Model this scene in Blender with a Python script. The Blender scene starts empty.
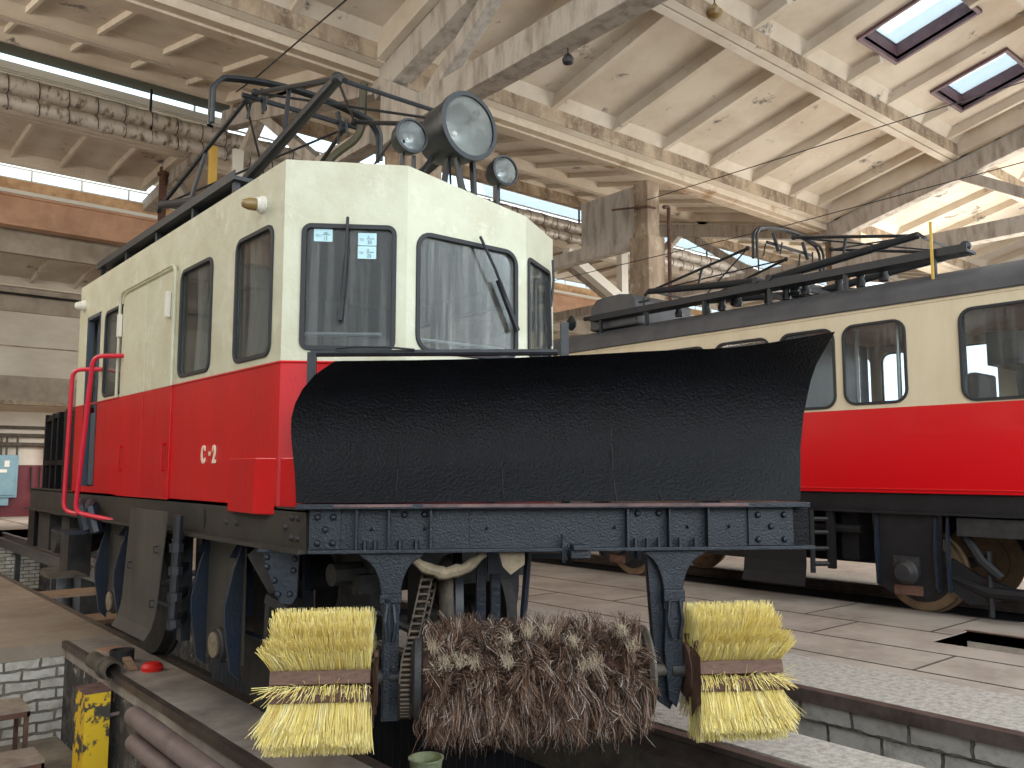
import bpy, bmesh, math, random
from mathutils import Vector, Matrix
random.seed(7)
SC = bpy.context.scene
COL = SC.collection
V3 = Vector

# ------------------------------------------------------------------ camera, light, exposure
F_PX, HORIZON, VAN_X, CAM_H = 850.0, 470.0, -206.0, 1.5
pitch = math.atan((HORIZON - 384) / F_PX)
yaw = math.atan((512 - VAN_X) / math.hypot(F_PX, HORIZON - 384))
cam = bpy.data.objects.new('camera', bpy.data.cameras.new('camera'))
COL.objects.link(cam)
cam.location = (0, 0, CAM_H)
cam.rotation_euler = (math.pi / 2 + pitch, 0, -yaw)
cam.data.sensor_fit = 'HORIZONTAL'
cam.data.sensor_width = 36.0
cam.data.lens = 36.0 * F_PX / 1024.0
cam.data.clip_end = 300
SC.camera = cam

world = bpy.data.worlds.new('overcast sky')
SC.world = world
world.use_nodes = True
world.node_tree.nodes['Background'].inputs[0].default_value = (0.86, 0.95, 1.0, 1)
world.node_tree.nodes['Background'].inputs[1].default_value = 2.2

def area(name, loc, target, sx, sy, power, color):
    l = bpy.data.lights.new(name, 'AREA')
    l.shape = 'RECTANGLE'; l.size = sx; l.size_y = sy; l.energy = power; l.color = color
    o = bpy.data.objects.new(name, l); COL.objects.link(o)
    o.location = loc
    o.rotation_euler = (V3(target) - V3(loc)).to_track_quat('-Z', 'Y').to_euler()
    return o
area('daylight through the open gates', (1.5, -9, 6.0), (3.2, 5, 2.0), 14, 5, 900, (0.93, 0.97, 1.0))
area('daylight through the windows of the far bays', (24, 6, 3.0), (12, 12, 6), 10, 5, 1500, (1.0, 0.95, 0.86))
area('added fill for the left ceiling', (-5.6, 15, 6.5), (4, 17, 8.9), 16, 1.8, 950, (1.0, 0.93, 0.84))  # unseen lamp added to brighten the left ceiling; the wall there is solid
area('added fill in the rear recess', (6, 28.6, 3.1), (6, 29.2, 0), 8, 2, 200, (1.0, 0.97, 0.92))  # area lamp added to brighten the rear recess

SC.view_settings.view_transform = 'Standard'
SC.view_settings.look = 'None'
SC.view_settings.gamma = 1.0
SC.view_settings.use_curve_mapping = False
SC.view_settings.exposure = 0.0
SC.cycles.max_bounces = 8
SC.cycles.diffuse_bounces = 5
SC.cycles.transparent_max_bounces = 16
SC.cycles.sample_clamp_indirect = 6.0
SC.cycles.use_denoising = True

# ------------------------------------------------------------------ materials
def lin(r, g, b):
    f = lambda c: (c / 255 / 12.92) if c <= 10 else ((c / 255 + 0.055) / 1.055) ** 2.4
    return (f(r), f(g), f(b), 1)

class NT:
    def __init__(s, m):
        s.t = m.node_tree; s.n = s.t.nodes; s.l = s.t.links
    def new(s, k, **kw):
        x = s.n.new(k)
        for a, b in kw.items(): setattr(x, a, b)
        return x
    def link(s, a, b): s.l.new(a, b)
    def noise(s, scale, detail=4, rough=0.6, vec=None, stretch=None):
        x = s.new('ShaderNodeTexNoise')
        x.inputs['Scale'].default_value = scale; x.inputs['Detail'].default_value = detail
        x.inputs['Roughness'].default_value = rough
        tc = s.new('ShaderNodeTexCoord')
        v = tc.outputs['Object']
        if stretch:
            mp = s.new('ShaderNodeMapping'); mp.inputs['Scale'].default_value = stretch
            s.link(v, mp.inputs['Vector']); v = mp.outputs['Vector']
        s.link(v, x.inputs['Vector'])
        return x.outputs['Fac']
    def ramp(s, fac, stops):
        r = s.new('ShaderNodeValToRGB')
        e = r.color_ramp.elements
        while len(e) < len(stops): e.new(0.5)
        for q, (p, c) in zip(e, stops):
            q.position = p; q.color = c if len(c) == 4 else (*c, 1)
        s.link(fac, r.inputs[0])
        return r.outputs[0]
    def mix(s, fac, a, b, mode='MIX'):
        m = s.new('ShaderNodeMix', data_type='RGBA', blend_type=mode)
        for sock, val in ((m.inputs[0], fac), (m.inputs[6], a), (m.inputs[7], b)):
            if isinstance(val, (int, float)): sock.default_value = val
            elif isinstance(val, tuple): sock.default_value = val
            else: s.link(val, sock)
        return m.outputs[2]

def basic(name, col, rough=0.5, metal=0.0, var=None, vscale=3.0, vstretch=None, vpos=(0.4, 0.7),
          bump=0.0, bscale=40.0, bstretch=None, spec=0.5, coat=0.0, var2=None, v2scale=14, v2pos=(0.5, 0.75)):
    m = bpy.data.materials.new(name); m.use_nodes = True
    t = NT(m); b = t.n['Principled BSDF']
    b.inputs['Roughness'].default_value = rough; b.inputs['Metallic'].default_value = metal
    b.inputs['Specular IOR Level'].default_value = spec
    b.inputs['Coat Weight'].default_value = coat
    c = col
    if var is not None:
        f = t.noise(vscale, 6, 0.65, stretch=vstretch)
        f = t.ramp(f, [(vpos[0], (0, 0, 0)), (vpos[1], (1, 1, 1))])
        c = t.mix(f, c, var)
    if var2 is not None:
        f = t.noise(v2scale, 8, 0.7)
        f = t.ramp(f, [(v2pos[0], (0, 0, 0)), (v2pos[1], (1, 1, 1))])
        c = t.mix(f, c, var2)
    if isinstance(c, tuple): b.inputs['Base Color'].default_value = c
    else: t.link(c, b.inputs['Base Color'])
    if bump:
        bn = t.new('ShaderNodeBump'); bn.inputs['Strength'].default_value = bump; bn.inputs['Distance'].default_value = 0.01
        t.link(t.noise(bscale, 5, 0.6, stretch=bstretch), bn.inputs['Height'])
        t.link(bn.outputs[0], b.inputs['Normal'])
    return m

def hair_mat(name, stops, rough=0.6):
    m = bpy.data.materials.new(name); m.use_nodes = True
    t = NT(m); b = t.n['Principled BSDF']
    g = t.new('ShaderNodeNewGeometry')
    t.link(t.ramp(g.outputs['Random Per Island'], stops), b.inputs['Base Color'])
    b.inputs['Roughness'].default_value = rough
    b.inputs['Specular IOR Level'].default_value = 0.25
    return m

def glass_mat(name, tint=(0.92, 0.96, 0.98, 1), dirt=0.18, dirtcol=(0.5, 0.5, 0.48, 1), streak=(14, 14, 0.8), milky=False):
    m = bpy.data.materials.new(name); m.use_nodes = True
    t = NT(m); t.n.remove(t.n['Principled BSDF'])
    out = t.n['Material Output']
    tr = t.new('ShaderNodeBsdfTransparent'); tr.inputs[0].default_value = tint
    gl = t.new('ShaderNodeBsdfGlossy'); gl.inputs['Roughness'].default_value = 0.03
    fr = t.new('ShaderNodeFresnel'); fr.inputs[0].default_value = 1.5
    mx = t.new('ShaderNodeMixShader')
    hf = t.new('ShaderNodeMath', operation='MULTIPLY'); hf.inputs[1].default_value = .6; t.link(fr.outputs[0], hf.inputs[0])
    t.link(hf.outputs[0], mx.inputs[0]); t.link(tr.outputs[0], mx.inputs[1]); t.link(gl.outputs[0], mx.inputs[2])
    df = t.new('ShaderNodeBsdfTranslucent' if milky else 'ShaderNodeBsdfDiffuse'); df.inputs[0].default_value = dirtcol
    f = t.noise(1.0, 6, 0.7, stretch=streak)
    lo_ = .03 if dirt else 0.0
    f = t.ramp(f, [(0.46, (lo_, lo_, lo_)), (0.78, (dirt * 3, dirt * 3, dirt * 3))])
    m2 = t.new('ShaderNodeMixShader')
    t.link(f, m2.inputs[0]); t.link(mx.outputs[0], m2.inputs[1]); t.link(df.outputs[0], m2.inputs[2])
    t.link(m2.outputs[0], out.inputs[0])
    return m

def brick_mat(name, c1, c2, mortar, bw, bh, axis='Y', dirt=None, ms=0.012, vary=0.0):
    """bricks on a vertical wall; axis = the wall's own horizontal axis"""
    m = bpy.data.materials.new(name); m.use_nodes = True
    t = NT(m); b = t.n['Principled BSDF']; b.inputs['Roughness'].default_value = 0.85
    tc = t.new('ShaderNodeTexCoord'); sx = t.new('ShaderNodeSeparateXYZ'); cx = t.new('ShaderNodeCombineXYZ')
    t.link(tc.outputs['Object'], sx.inputs[0])
    t.link(sx.outputs[axis], cx.inputs['X']); t.link(sx.outputs['Z'], cx.inputs['Y'])
    br = t.new('ShaderNodeTexBrick')
    br.inputs['Scale'].default_value = 1.0
    br.inputs['Brick Width'].default_value = bw; br.inputs['Row Height'].default_value = bh
    br.inputs['Mortar Size'].default_value = ms; br.inputs['Mortar Smooth'].default_value = 0.3
    br.inputs['Color1'].default_value = c1; br.inputs['Color2'].default_value = c2; br.inputs['Mortar'].default_value = mortar
    nz = t.new('ShaderNodeTexNoise'); nz.inputs['Scale'].default_value = 9
    t.link(tc.outputs['Object'], nz.inputs['Vector'])
    ad = t.new('ShaderNodeMix', data_type='VECTOR'); ad.inputs[0].default_value = 0.04
    t.link(cx.outputs[0], ad.inputs[4]); t.link(nz.outputs['Color'], ad.inputs[5])
    t.link(ad.outputs[1], br.inputs['Vector'])
    c = br.outputs['Color']
    f = t.noise(5, 8, 0.75)
    f = t.ramp(f, [(0.45, (0, 0, 0)), (0.68, (1, 1, 1))])
    c = t.mix(f, c, dirt or mortar)
    t.link(c, b.inputs['Base Color'])
    bn = t.new('ShaderNodeBump'); bn.inputs['Strength'].default_value = 0.8; bn.inputs['Distance'].default_value = 0.02; bn.invert = True
    t.link(br.outputs['Fac'], bn.inputs['Height']); t.link(bn.outputs[0], b.inputs['Normal'])
    return m

def emit_mat(name, col, s):
    m = bpy.data.materials.new(name); m.use_nodes = True
    b = m.node_tree.nodes['Principled BSDF']
    b.inputs['Base Color'].default_value = col
    b.inputs['Emission Color'].default_value = col; b.inputs['Emission Strength'].default_value = s
    return m

M = {}
M['cream'] = basic('cream paint', lin(211, 211, 188), 0.4, var=lin(199, 195, 168), vscale=2.5, bump=0.5, bscale=13, var2=lin(228, 226, 208), v2scale=6, v2pos=(0.55, 0.72), spec=.35)
M['cream_side'] = M['cream']
M['red'] = basic('red paint', lin(206, 18, 24), 0.3, var=lin(186, 14, 22), vscale=2.0, vstretch=(1, 1, 0.3), bump=0.22, bscale=26, bstretch=(1.5, 1.5, .5), coat=0.1, spec=.35)
M['tram_red'] = basic('tram red paint', lin(214, 12, 22), 0.28, coat=0.3)
M['tram_cream'] = basic('tram cream paint', lin(222, 208, 178), 0.45, var=lin(212, 196, 164), vscale=4, vstretch=(1, 1, .25))
M['rail_red'] = basic('pink red handrail paint', lin(214, 40, 62), 0.35)
M['black'] = basic('brushed black tar paint', (0.0035, 0.0038, 0.005, 1), 0.3, bump=0.9, bscale=70, var=(0.005, 0.0055, 0.008, 1), vscale=5, spec=0.16)
M['soot'] = basic('sooty black steel', (0.006, 0.006, 0.008, 1), 0.55, bump=.3, bscale=50, var=(0.012, 0.012, 0.014, 1), vscale=6)
M['beam'] = basic('blue black paint', (0.010, 0.014, 0.021, 1), 0.34, bump=0.5, bscale=90, var=(0.018, 0.025, 0.036, 1), vscale=9, spec=.42)
M['navy'] = basic('navy underframe paint', (0.010, 0.017, 0.033, 1), 0.38, bump=0.4, bscale=40, var=(0.02, 0.024, 0.032, 1), vscale=6)
M['under'] = basic('dark oily steel', (0.02, 0.02, 0.022, 1), 0.6, var=(0.05, 0.045, 0.04, 1), vscale=8, bump=0.3)
M['dusty'] = basic('dusty sill', lin(54, 49, 43), 0.75, var=lin(38, 35, 31), vscale=6, bump=0.3)
M['guard'] = basic('dusty rubber plate', lin(74, 70, 64), 0.75, var=lin(58, 54, 48), vscale=4, vstretch=(1, 1, .3))
M['grime'] = basic('grimy steel', lin(92, 84, 74), 0.7, var=lin(60, 54, 48), vscale=9, bump=0.4)
M['rust'] = basic('rusty steel', lin(104, 74, 60), 0.8, var=lin(70, 48, 42), vscale=12, bump=0.4)
M['pinkrust'] = basic('rubbed primer edge', lin(120, 92, 88), 0.7, var=lin(40, 38, 42), vscale=6)
M['panto'] = basic('pantograph paint', lin(38, 41, 46), 0.45, var=lin(28, 30, 34), vscale=10, bump=.2)
M['lampshell'] = basic('lamp shell paint', lin(44, 48, 52), 0.42, var=lin(34, 36, 40), vscale=10)
M['chrome'] = basic('reflector', (0.5, 0.51, 0.5, 1), 0.3, metal=0.8)
M['cloudy'] = basic('cloudy reflector', (0.5, 0.5, 0.47, 1), 0.42, metal=0.5)
M['rubber'] = basic('window rubber', lin(44, 45, 48), 0.6)
M['wood'] = basic('brush board wood', lin(112, 84, 72), 0.75, var=lin(84, 60, 52), vscale=20, vstretch=(1, 1, 4), bump=.4, bscale=60)
M['bristle'] = hair_mat('yellow bristles', [(0, lin(240, 222, 130)), (0.4, lin(246, 234, 160)), (0.62, lin(232, 206, 104)), (0.85, lin(248, 240, 196)), (1, lin(188, 150, 74))], 0.45)
M['broomhair'] = hair_mat('brown broom hair', [(0, lin(58, 40, 32)), (0.35, lin(94, 68, 54)), (0.62, lin(134, 102, 80)), (0.86, lin(156, 138, 126)), (1, lin(202, 192, 184))], 0.7)
M['fluff'] = basic('pale fluff', lin(184, 168, 146), 0.9, bump=1.0, bscale=60)
M['glass'] = glass_mat('streaked cab glass', tint=(.8, .84, .86, 1), dirt=0.11, streak=(26, 26, .6), dirtcol=(.45, .43, .4, 1))
M['glass_haze'] = glass_mat('hazy cab glass', tint=(.9, .93, .94, 1), dirt=0.13, streak=(16, 16, .8), dirtcol=(.6, .6, .56, 1))
M['glass2'] = glass_mat('tram glass', dirt=0.05)
M['lens'] = glass_mat('lamp glass', dirt=0.2, streak=(5, 5, 5), dirtcol=(.5, .5, .46, 1))
M['roofglass'] = glass_mat('wired roof glass', tint=(0.9, 0.97, 1, 1), dirt=0.0, dirtcol=(.85, .92, .95, 1), streak=(6, 6, 6), milky=True)
M['white'] = basic('white paint', lin(230, 226, 214), 0.6)
M['letter'] = basic('pale lettering paint', lin(236, 214, 190), 0.5)
M['sticker'] = basic('pale blue sticker', lin(190, 226, 232), 0.5)
M['ink'] = basic('sticker ink', lin(60, 84, 110), 0.6)
M['inside'] = basic('cab lining', lin(96, 92, 86), 0.7)
M['indark'] = basic('cab interior dark', lin(52, 50, 50), 0.7)
M['bluegrey'] = basic('blue grey door paint', lin(70, 82, 96), 0.5)
M['seat'] = basic('seat vinyl', lin(60, 44, 42), 0.5)
M['amber'] = basic('amber lamp glass', lin(138, 112, 66), 0.3)
M['concrete'] = basic('whitewashed concrete', lin(196, 182, 160), 0.9, var=lin(168, 148, 124), vscale=1.3, vpos=(.48, .75), var2=lin(210, 198, 178), v2scale=5, bump=.25, bscale=30)
M['concrete_ceiling'] = basic('ceiling whitewash', lin(216, 205, 188), 0.92, var=lin(192, 176, 156), vscale=0.9, vpos=(.4, .75), var2=lin(112, 106, 100), v2scale=1.5, v2pos=(.61, .68), bump=.2, bscale=25)
M['stained'] = basic('stained concrete', lin(178, 158, 134), 0.9, var=lin(120, 102, 84), vscale=2.6, vstretch=(1, 1, .35), vpos=(.38, .62), bump=.3, var2=lin(196, 180, 156), v2scale=7)
M['truss'] = basic('grey truss concrete', lin(182, 173, 162), 0.85, var=lin(134, 122, 110), vscale=5, vstretch=(1, 1, .25), vpos=(.45, .7), bump=.25)
M['pillar'] = basic('worn pillar concrete', lin(172, 152, 130), 0.9, var=lin(116, 96, 78), vscale=3.0, vstretch=(1, 1, .3), var2=lin(198, 182, 158), v2scale=4, v2pos=(.55, .7), bump=.5, bscale=14)
M['floor'] = basic('dusty floor', lin(176, 163, 150), 0.85, var=lin(142, 128, 116), vscale=1.4, var2=lin(176, 164, 150), v2scale=7, bump=.25, bscale=24)
M['floor_grit'] = basic('gritty concrete', lin(186, 178, 168), 0.9, var=lin(146, 138, 128), vscale=22, vpos=(.4, .65), bump=.6, bscale=60)
M['floor_brown'] = basic('brown steel floor plate', lin(156, 142, 126), 0.7, var=lin(132, 114, 100), vscale=1.1, var2=lin(168, 156, 142), v2scale=4, bump=.2)
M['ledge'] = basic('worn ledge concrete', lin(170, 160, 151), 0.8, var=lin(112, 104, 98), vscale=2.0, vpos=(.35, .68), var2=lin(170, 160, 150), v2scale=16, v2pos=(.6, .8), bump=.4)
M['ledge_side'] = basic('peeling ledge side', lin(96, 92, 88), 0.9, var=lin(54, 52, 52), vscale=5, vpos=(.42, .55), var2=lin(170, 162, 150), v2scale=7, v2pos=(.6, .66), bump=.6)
M['steel'] = basic('worn rail steel', lin(104, 92, 86), 0.45, metal=.4, var=lin(72, 62, 58), vscale=6)
M['brick_white'] = brick_mat('whitewashed brick', lin(214, 210, 200), lin(196, 192, 182), lin(108, 100, 92), .26, .088, 'X', dirt=lin(150, 142, 130))
M['block_grey'] = brick_mat('grey block', lin(182, 178, 170), lin(156, 152, 146), lin(62, 60, 56), .36, .17, 'Y', dirt=lin(124, 120, 114))
M['tile'] = brick_mat('dark pit tile', lin(54, 56, 62), lin(46, 48, 54), lin(96, 98, 102), .11, 3.0, 'Y', ms=.004, dirt=lin(40, 41, 45))
M['pitfloor'] = basic('pit floor', lin(150, 138, 122), 0.9, var=lin(112, 102, 92), vscale=3)
M['maroon'] = basic('maroon wall paint', lin(112, 44, 52), 0.6, var=lin(96, 36, 46), vscale=3)
M['wall'] = basic('white wall', lin(214, 206, 192), 0.9, var=lin(188, 176, 158), vscale=1.0, vstretch=(.4, 1, 1))
M['wall_grey'] = basic('grey wall band', lin(168, 156, 140), 0.9, var=lin(140, 128, 114), vscale=2)
M['insul'] = basic('foil pipe wrap', lin(206, 198, 188), 0.45, var=lin(110, 92, 78), vscale=4, vstretch=(2.2, 1, 1), vpos=(.52, .68), bump=.9, bscale=9, bstretch=(3, 1, 1), metal=.25)
M['crane'] = basic('brown girder paint', lin(200, 158, 128), 0.6, var=lin(176, 134, 106), vscale=2)
M['green'] = basic('dark green girder paint', lin(86, 84, 66), 0.6)
M['peach'] = basic('peach render', lin(222, 184, 142), 0.9, var=lin(176, 136, 100), vscale=3)
M['curb'] = basic('brown roof light curb', lin(112, 84, 88), 0.6, var=lin(92, 66, 72), vscale=5)
M['wire'] = basic('wire', lin(40, 36, 36), 0.5, metal=.3)
M['yellow'] = basic('chipped yellow paint', lin(228, 188, 40), 0.5, var=lin(70, 66, 60), vscale=6, vpos=(.5, .54), bump=.3)
M['pipe'] = basic('brown grey pipe paint', lin(124, 108, 104), 0.5, var=lin(98, 84, 82), vscale=5, bump=.2)
M['cabinet'] = basic('blue grey cabinet', lin(126, 160, 172), 0.45, var=lin(112, 146, 160), vscale=3)
M['firered'] = basic('fire red', lin(226, 40, 34), 0.45)
M['bucket'] = basic('pale green bucket', lin(206, 214, 170), 0.45, var=lin(176, 182, 140), vscale=12)
M['plank'] = basic('plank wood', lin(156, 128, 104), 0.8, var=lin(120, 96, 78), vscale=8, vstretch=(1, 5, 1))
M['tile_tan'] = basic('tan tile', lin(168, 132, 108), 0.8)
M['tramroof'] = basic('grey roof paint', lin(88, 88, 90), 0.5, var=lin(72, 72, 76), vscale=3)
M['tan_rust'] = basic('worn wheel steel', lin(150, 124, 96), 0.55, metal=.3, var=lin(110, 88, 70), vscale=6)
M['canvas'] = basic('dirty canvas', lin(140, 126, 104), 0.9, var=lin(88, 78, 64), vscale=8)
M['peachstain'] = basic('peach stained concrete', lin(204, 188, 166), 0.9, var=lin(166, 132, 98), vscale=1.2, vpos=(.54, .66), var2=lin(220, 208, 186), v2scale=4, bump=.2)
M['chain'] = basic('oily chain steel', lin(70, 58, 46), 0.4, metal=.6, var=lin(34, 30, 28), vscale=14)
M['tread'] = basic('worn step tread', lin(158, 144, 130), 0.8, var=lin(122, 104, 92), vscale=7)
M['unseen_floor_dark'] = basic('dark unseen floor', lin(74, 70, 66), 0.9)
M['blocker_dark'] = basic('dark light blocker', lin(52, 44, 38), 0.85)
M['yellowpole'] = basic('yellow wooden pole', lin(214, 176, 84), 0.6)

# ------------------------------------------------------------------ mesh helpers
OFF = {}
class MB:
    def __init__(s): s.v = []; s.f = []
    def add(s, V, F):
        n = len(s.v); s.v += [tuple(p) for p in V]; s.f += [tuple(n + i for i in q) for q in F]; return s
    def box(s, x0, x1, y0, y1, z0, z1):
        V = [(x, y, z) for z in (z0, z1) for y in (y0, y1) for x in (x0, x1)]
        return s.add(V, [(0, 2, 3, 1), (4, 5, 7, 6), (0, 1, 5, 4), (2, 6, 7, 3), (0, 4, 6, 2), (1, 3, 7, 5)])
    def obox(s, c, a, b, d):
        c, a, b, d = V3(c), V3(a), V3(b), V3(d)
        V = [c + a * i + b * j + d * k for k in (-1, 1) for j in (-1, 1) for i in (-1, 1)]
        F = [(0, 2, 3, 1), (4, 5, 7, 6), (0, 1, 5, 4), (2, 6, 7, 3), (0, 4, 6, 2), (1, 3, 7, 5)]
        if a.cross(b).dot(d) < 0: F = [q[::-1] for q in F]
        return s.add(V, F)
    def bar(s, p0, p1, w, h, up=(0, 0, 1)):
        p0, p1 = V3(p0), V3(p1); d = (p1 - p0); L = d.length; d.normalize()
        u = V3(up)
        if abs(d.dot(u)) > .98: u = V3((1, 0, 0))
        r = d.cross(u).normalized(); u = r.cross(d)
        return s.obox((p0 + p1) / 2, d * L / 2, r * w / 2, u * h / 2)
    def tube(s, pts, r, n=8, closed=False, caps=True):
        pts = [V3(p) for p in pts]; m = len(pts); R = r if isinstance(r, (list, tuple)) else [r] * m
        V = []; prev = None
        for i, p in enumerate(pts):
            if closed: t = (pts[(i + 1) % m] - pts[i - 1])
            elif i == 0: t = pts[1] - p
            elif i == m - 1: t = p - pts[-2]
            else: t = (pts[i + 1] - p).normalized() + (p - pts[i - 1]).normalized()
            t.normalize()
            if prev is None:
                a = V3((0, 0, 1)) if abs(t.z) < .9 else V3((1, 0, 0))
                u = t.cross(a).normalized()
            else:
                u = (prev - t * prev.dot(t)).normalized()
            prev = u; w = t.cross(u)
            for k in range(n):
                an = 2 * math.pi * k / n
                V.append(p + (u * math.cos(an) + w * math.sin(an)) * R[i])
        F = []
        for i in range(m if closed else m - 1):
            j = (i + 1) % m
            for k in range(n):
                F.append((i * n + k, i * n + (k + 1) % n, j * n + (k + 1) % n, j * n + k))
        if caps and not closed:
            F.append(tuple(range(n))[::-1]); F.append(tuple((m - 1) * n + k for k in range(n)))
        return s.add(V, F)
    def cyl(s, p0, p1, r, n=20): return s.tube([p0, p1], r, n)
    def lathe(s, prof, o, ax, n=28, caps=True):
        o = V3(o); ax = V3(ax).normalized()
        a = V3((0, 0, 1)) if abs(ax.z) < .9 else V3((1, 0, 0))
        u = ax.cross(a).normalized(); w = ax.cross(u)
        V = []
        for t, r in prof:
            for k in range(n):
                an = 2 * math.pi * k / n
                V.append(o + ax * t + (u * math.cos(an) + w * math.sin(an)) * max(r, 1e-4))
        F = []
        for i in range(len(prof) - 1):
            for k in range(n): F.append((i * n + k, i * n + (k + 1) % n, (i + 1) * n + (k + 1) % n, (i + 1) * n + k))
        if caps:
            F.append(tuple(range(n))[::-1]); F.append(tuple((len(prof) - 1) * n + k for k in range(n)))
        return s.add(V, F)
    def prism(s, poly, vec):
        poly = [V3(p) for p in poly]; vec = V3(vec); n = len(poly)
        V = poly + [p + vec for p in poly]
        F = [tuple(range(n))[::-1], tuple(range(n, 2 * n))] + [(i, (i + 1) % n, n + (i + 1) % n, n + i) for i in range(n)]
        return s.add(V, F)
    def ball(s, c, r, n=12, m=8, sq=(1, 1, 1)):
        c = V3(c); prof = []
        V = []; F = []
        for i in range(1, m):
            th = math.pi * i / m
            for k in range(n):
                an = 2 * math.pi * k / n
                V.append((c.x + r * sq[0] * math.sin(th) * math.cos(an), c.y + r * sq[1] * math.sin(th) * math.sin(an), c.z + r * sq[2] * math.cos(th)))
        for i in range(m - 2):
            for k in range(n): F.append((i * n + k, (i + 1) * n + k, (i + 1) * n + (k + 1) % n, i * n + (k + 1) % n))
        F.append(tuple(range(n))); F.append(tuple((m - 2) * n + k for k in range(n))[::-1])
        return s.add(V, F)
    def panel(s, outer, holes, o, u, v, thick):
        """flat sheet with holes: 2-D loops in (u, v), thickness along u x v, centred"""
        cu = bpy.data.curves.new('tmp', 'CURVE'); cu.dimensions = '2D'; cu.fill_mode = 'BOTH'; cu.extrude = thick / 2
        for loop in [outer] + list(holes):
            sp = cu.splines.new('POLY'); sp.points.add(len(loop) - 1); sp.use_cyclic_u = True
            for q, (a, b) in zip(sp.points, loop): q.co = (a, b, 0, 1)
        ob = bpy.data.objects.new('tmp', cu); COL.objects.link(ob)
        bpy.context.view_layer.update()
        dg = bpy.context.evaluated_depsgraph_get()
        me = bpy.data.meshes.new_from_object(ob.evaluated_get(dg))
        o, u, v = V3(o), V3(u).normalized(), V3(v).normalized(); w = u.cross(v)
        s.add([o + u * q.co.x + v * q.co.y + w * q.co.z for q in me.vertices], [tuple(p.vertices) for p in me.polygons])
        bpy.data.objects.remove(ob); bpy.data.curves.remove(cu); bpy.data.meshes.remove(me)
        return s
    def build(s, name, mat, parent=None, smooth=True, bevel=0):
        off = OFF.get(parent.name, V3((0, 0, 0))) if parent else V3((0, 0, 0))
        me = bpy.data.meshes.new(name)
        me.from_pydata([tuple(V3(p) - off) for p in s.v], [], s.f)
        me.materials.append(M[mat] if isinstance(mat, str) else mat)
        bm = bmesh.new(); bm.from_mesh(me)
        bmesh.ops.remove_doubles(bm, verts=bm.verts, dist=1e-5)
        if len(bm.faces) < 20000: bmesh.ops.recalc_face_normals(bm, faces=bm.faces)
        bm.to_mesh(me); bm.free()
        if smooth:
            me.polygons.foreach_set('use_smooth', [True] * len(me.polygons))
            me.set_sharp_from_angle(angle=0.6)
        ob = bpy.data.objects.new(name, me); COL.objects.link(ob)
        if parent:
            ob.parent = parent; OFF[ob.name] = off
        if bevel:
            b = ob.modifiers.new('bevel', 'BEVEL'); b.width = bevel; b.segments = 2; b.limit_method = 'ANGLE'
        return ob

def build_raw(name, V, F, mat, parent=None):
    off = OFF.get(parent.name, V3((0, 0, 0))) if parent else V3((0, 0, 0))
    me = bpy.data.meshes.new(name)
    me.from_pydata([(p[0] - off.x, p[1] - off.y, p[2] - off.z) for p in V], [], F)
    me.materials.append(M[mat])
    ob = bpy.data.objects.new(name, me); COL.objects.link(ob)
    if parent: ob.parent = parent; OFF[ob.name] = off
    return ob

def copies(proto_mb, name, mat, parent, spots):
    """one object per spot, all sharing one mesh; spots are (place, outward axis)"""
    first = proto_mb.build(name, mat, parent)
    off = OFF.get(parent.name, V3((0, 0, 0)))
    me = first.data; me.transform(Matrix.Translation(off))      # back to the mesh's own frame
    for k, (p, ax) in enumerate(spots):
        o = first if k == 0 else first.copy()
        if k: COL.objects.link(o)
        o.parent = parent
        o.location = V3(p) - off; o.rotation_mode = 'QUATERNION'; o.rotation_quaternion = V3((0, 0, 1)).rotation_difference(V3(ax))
    return first
RIVET = lambda r=.017: MB().lathe([(0, r), (.008, r * .92), (.015, r * .6), (.018, .001)], (0, 0, 0), (0, 0, 1), 10)

def thing(name, label, cat, loc, group=None):
    o = bpy.data.objects.new(name, None); COL.objects.link(o)
    o.empty_display_size = .2
    o.location = loc; o['label'] = label; o['category'] = cat
    if group: o['group'] = group
    OFF[o.name] = V3(loc)
    return o
def tag(o, label, cat, group=None, kind=None):
    o['label'] = label; o['category'] = cat
    if group: o['group'] = group
    if kind: o['kind'] = kind
    return o
def recentre(o, loc):
    """put a one-mesh thing's origin at its base"""
    loc = V3(loc); o.data.transform(Matrix.Translation(-(loc - o.location))); o.location = loc
    return o
def struct(o): o['kind'] = 'structure'; return o

def rrect(x0, x1, y0, y1, r, n=5):
    out = []
    for cx, cy, a0 in ((x1 - r, y1 - r, 0), (x0 + r, y1 - r, 90), (x0 + r, y0 + r, 180), (x1 - r, y0 + r, 270)):
        for k in range(n + 1):
            a = math.radians(a0 + 90 * k / n); out.append((cx + r * math.cos(a), cy + r * math.sin(a)))
    return out
def text_mb(txt, size, o, u, v, depth=0.002, squash=1.0, bold=0.0):
    cu = bpy.data.curves.new('t', 'FONT'); cu.body = txt; cu.size = size; cu.extrude = depth; cu.offset = bold
    ob = bpy.data.objects.new('t', cu); COL.objects.link(ob); bpy.context.view_layer.update()
    me = bpy.data.meshes.new_from_object(ob.evaluated_get(bpy.context.evaluated_depsgraph_get()))
    o, u, v = V3(o), V3(u).normalized(), V3(v).normalized(); w = u.cross(v)
    mb = MB().add([o + u * q.co.x * squash + v * q.co.y + w * q.co.z for q in me.vertices], [tuple(p.vertices) for p in me.polygons])
    bpy.data.objects.remove(ob); bpy.data.curves.remove(cu); bpy.data.meshes.remove(me)
    return mb
def arc_pts(p0, p1, p2, n=6):
    p0, p1, p2 = V3(p0), V3(p1), V3(p2)
    return [p0 * (1 - t) ** 2 + p1 * 2 * t * (1 - t) + p2 * t * t for t in [i / n for i in range(n + 1)]]
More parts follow.
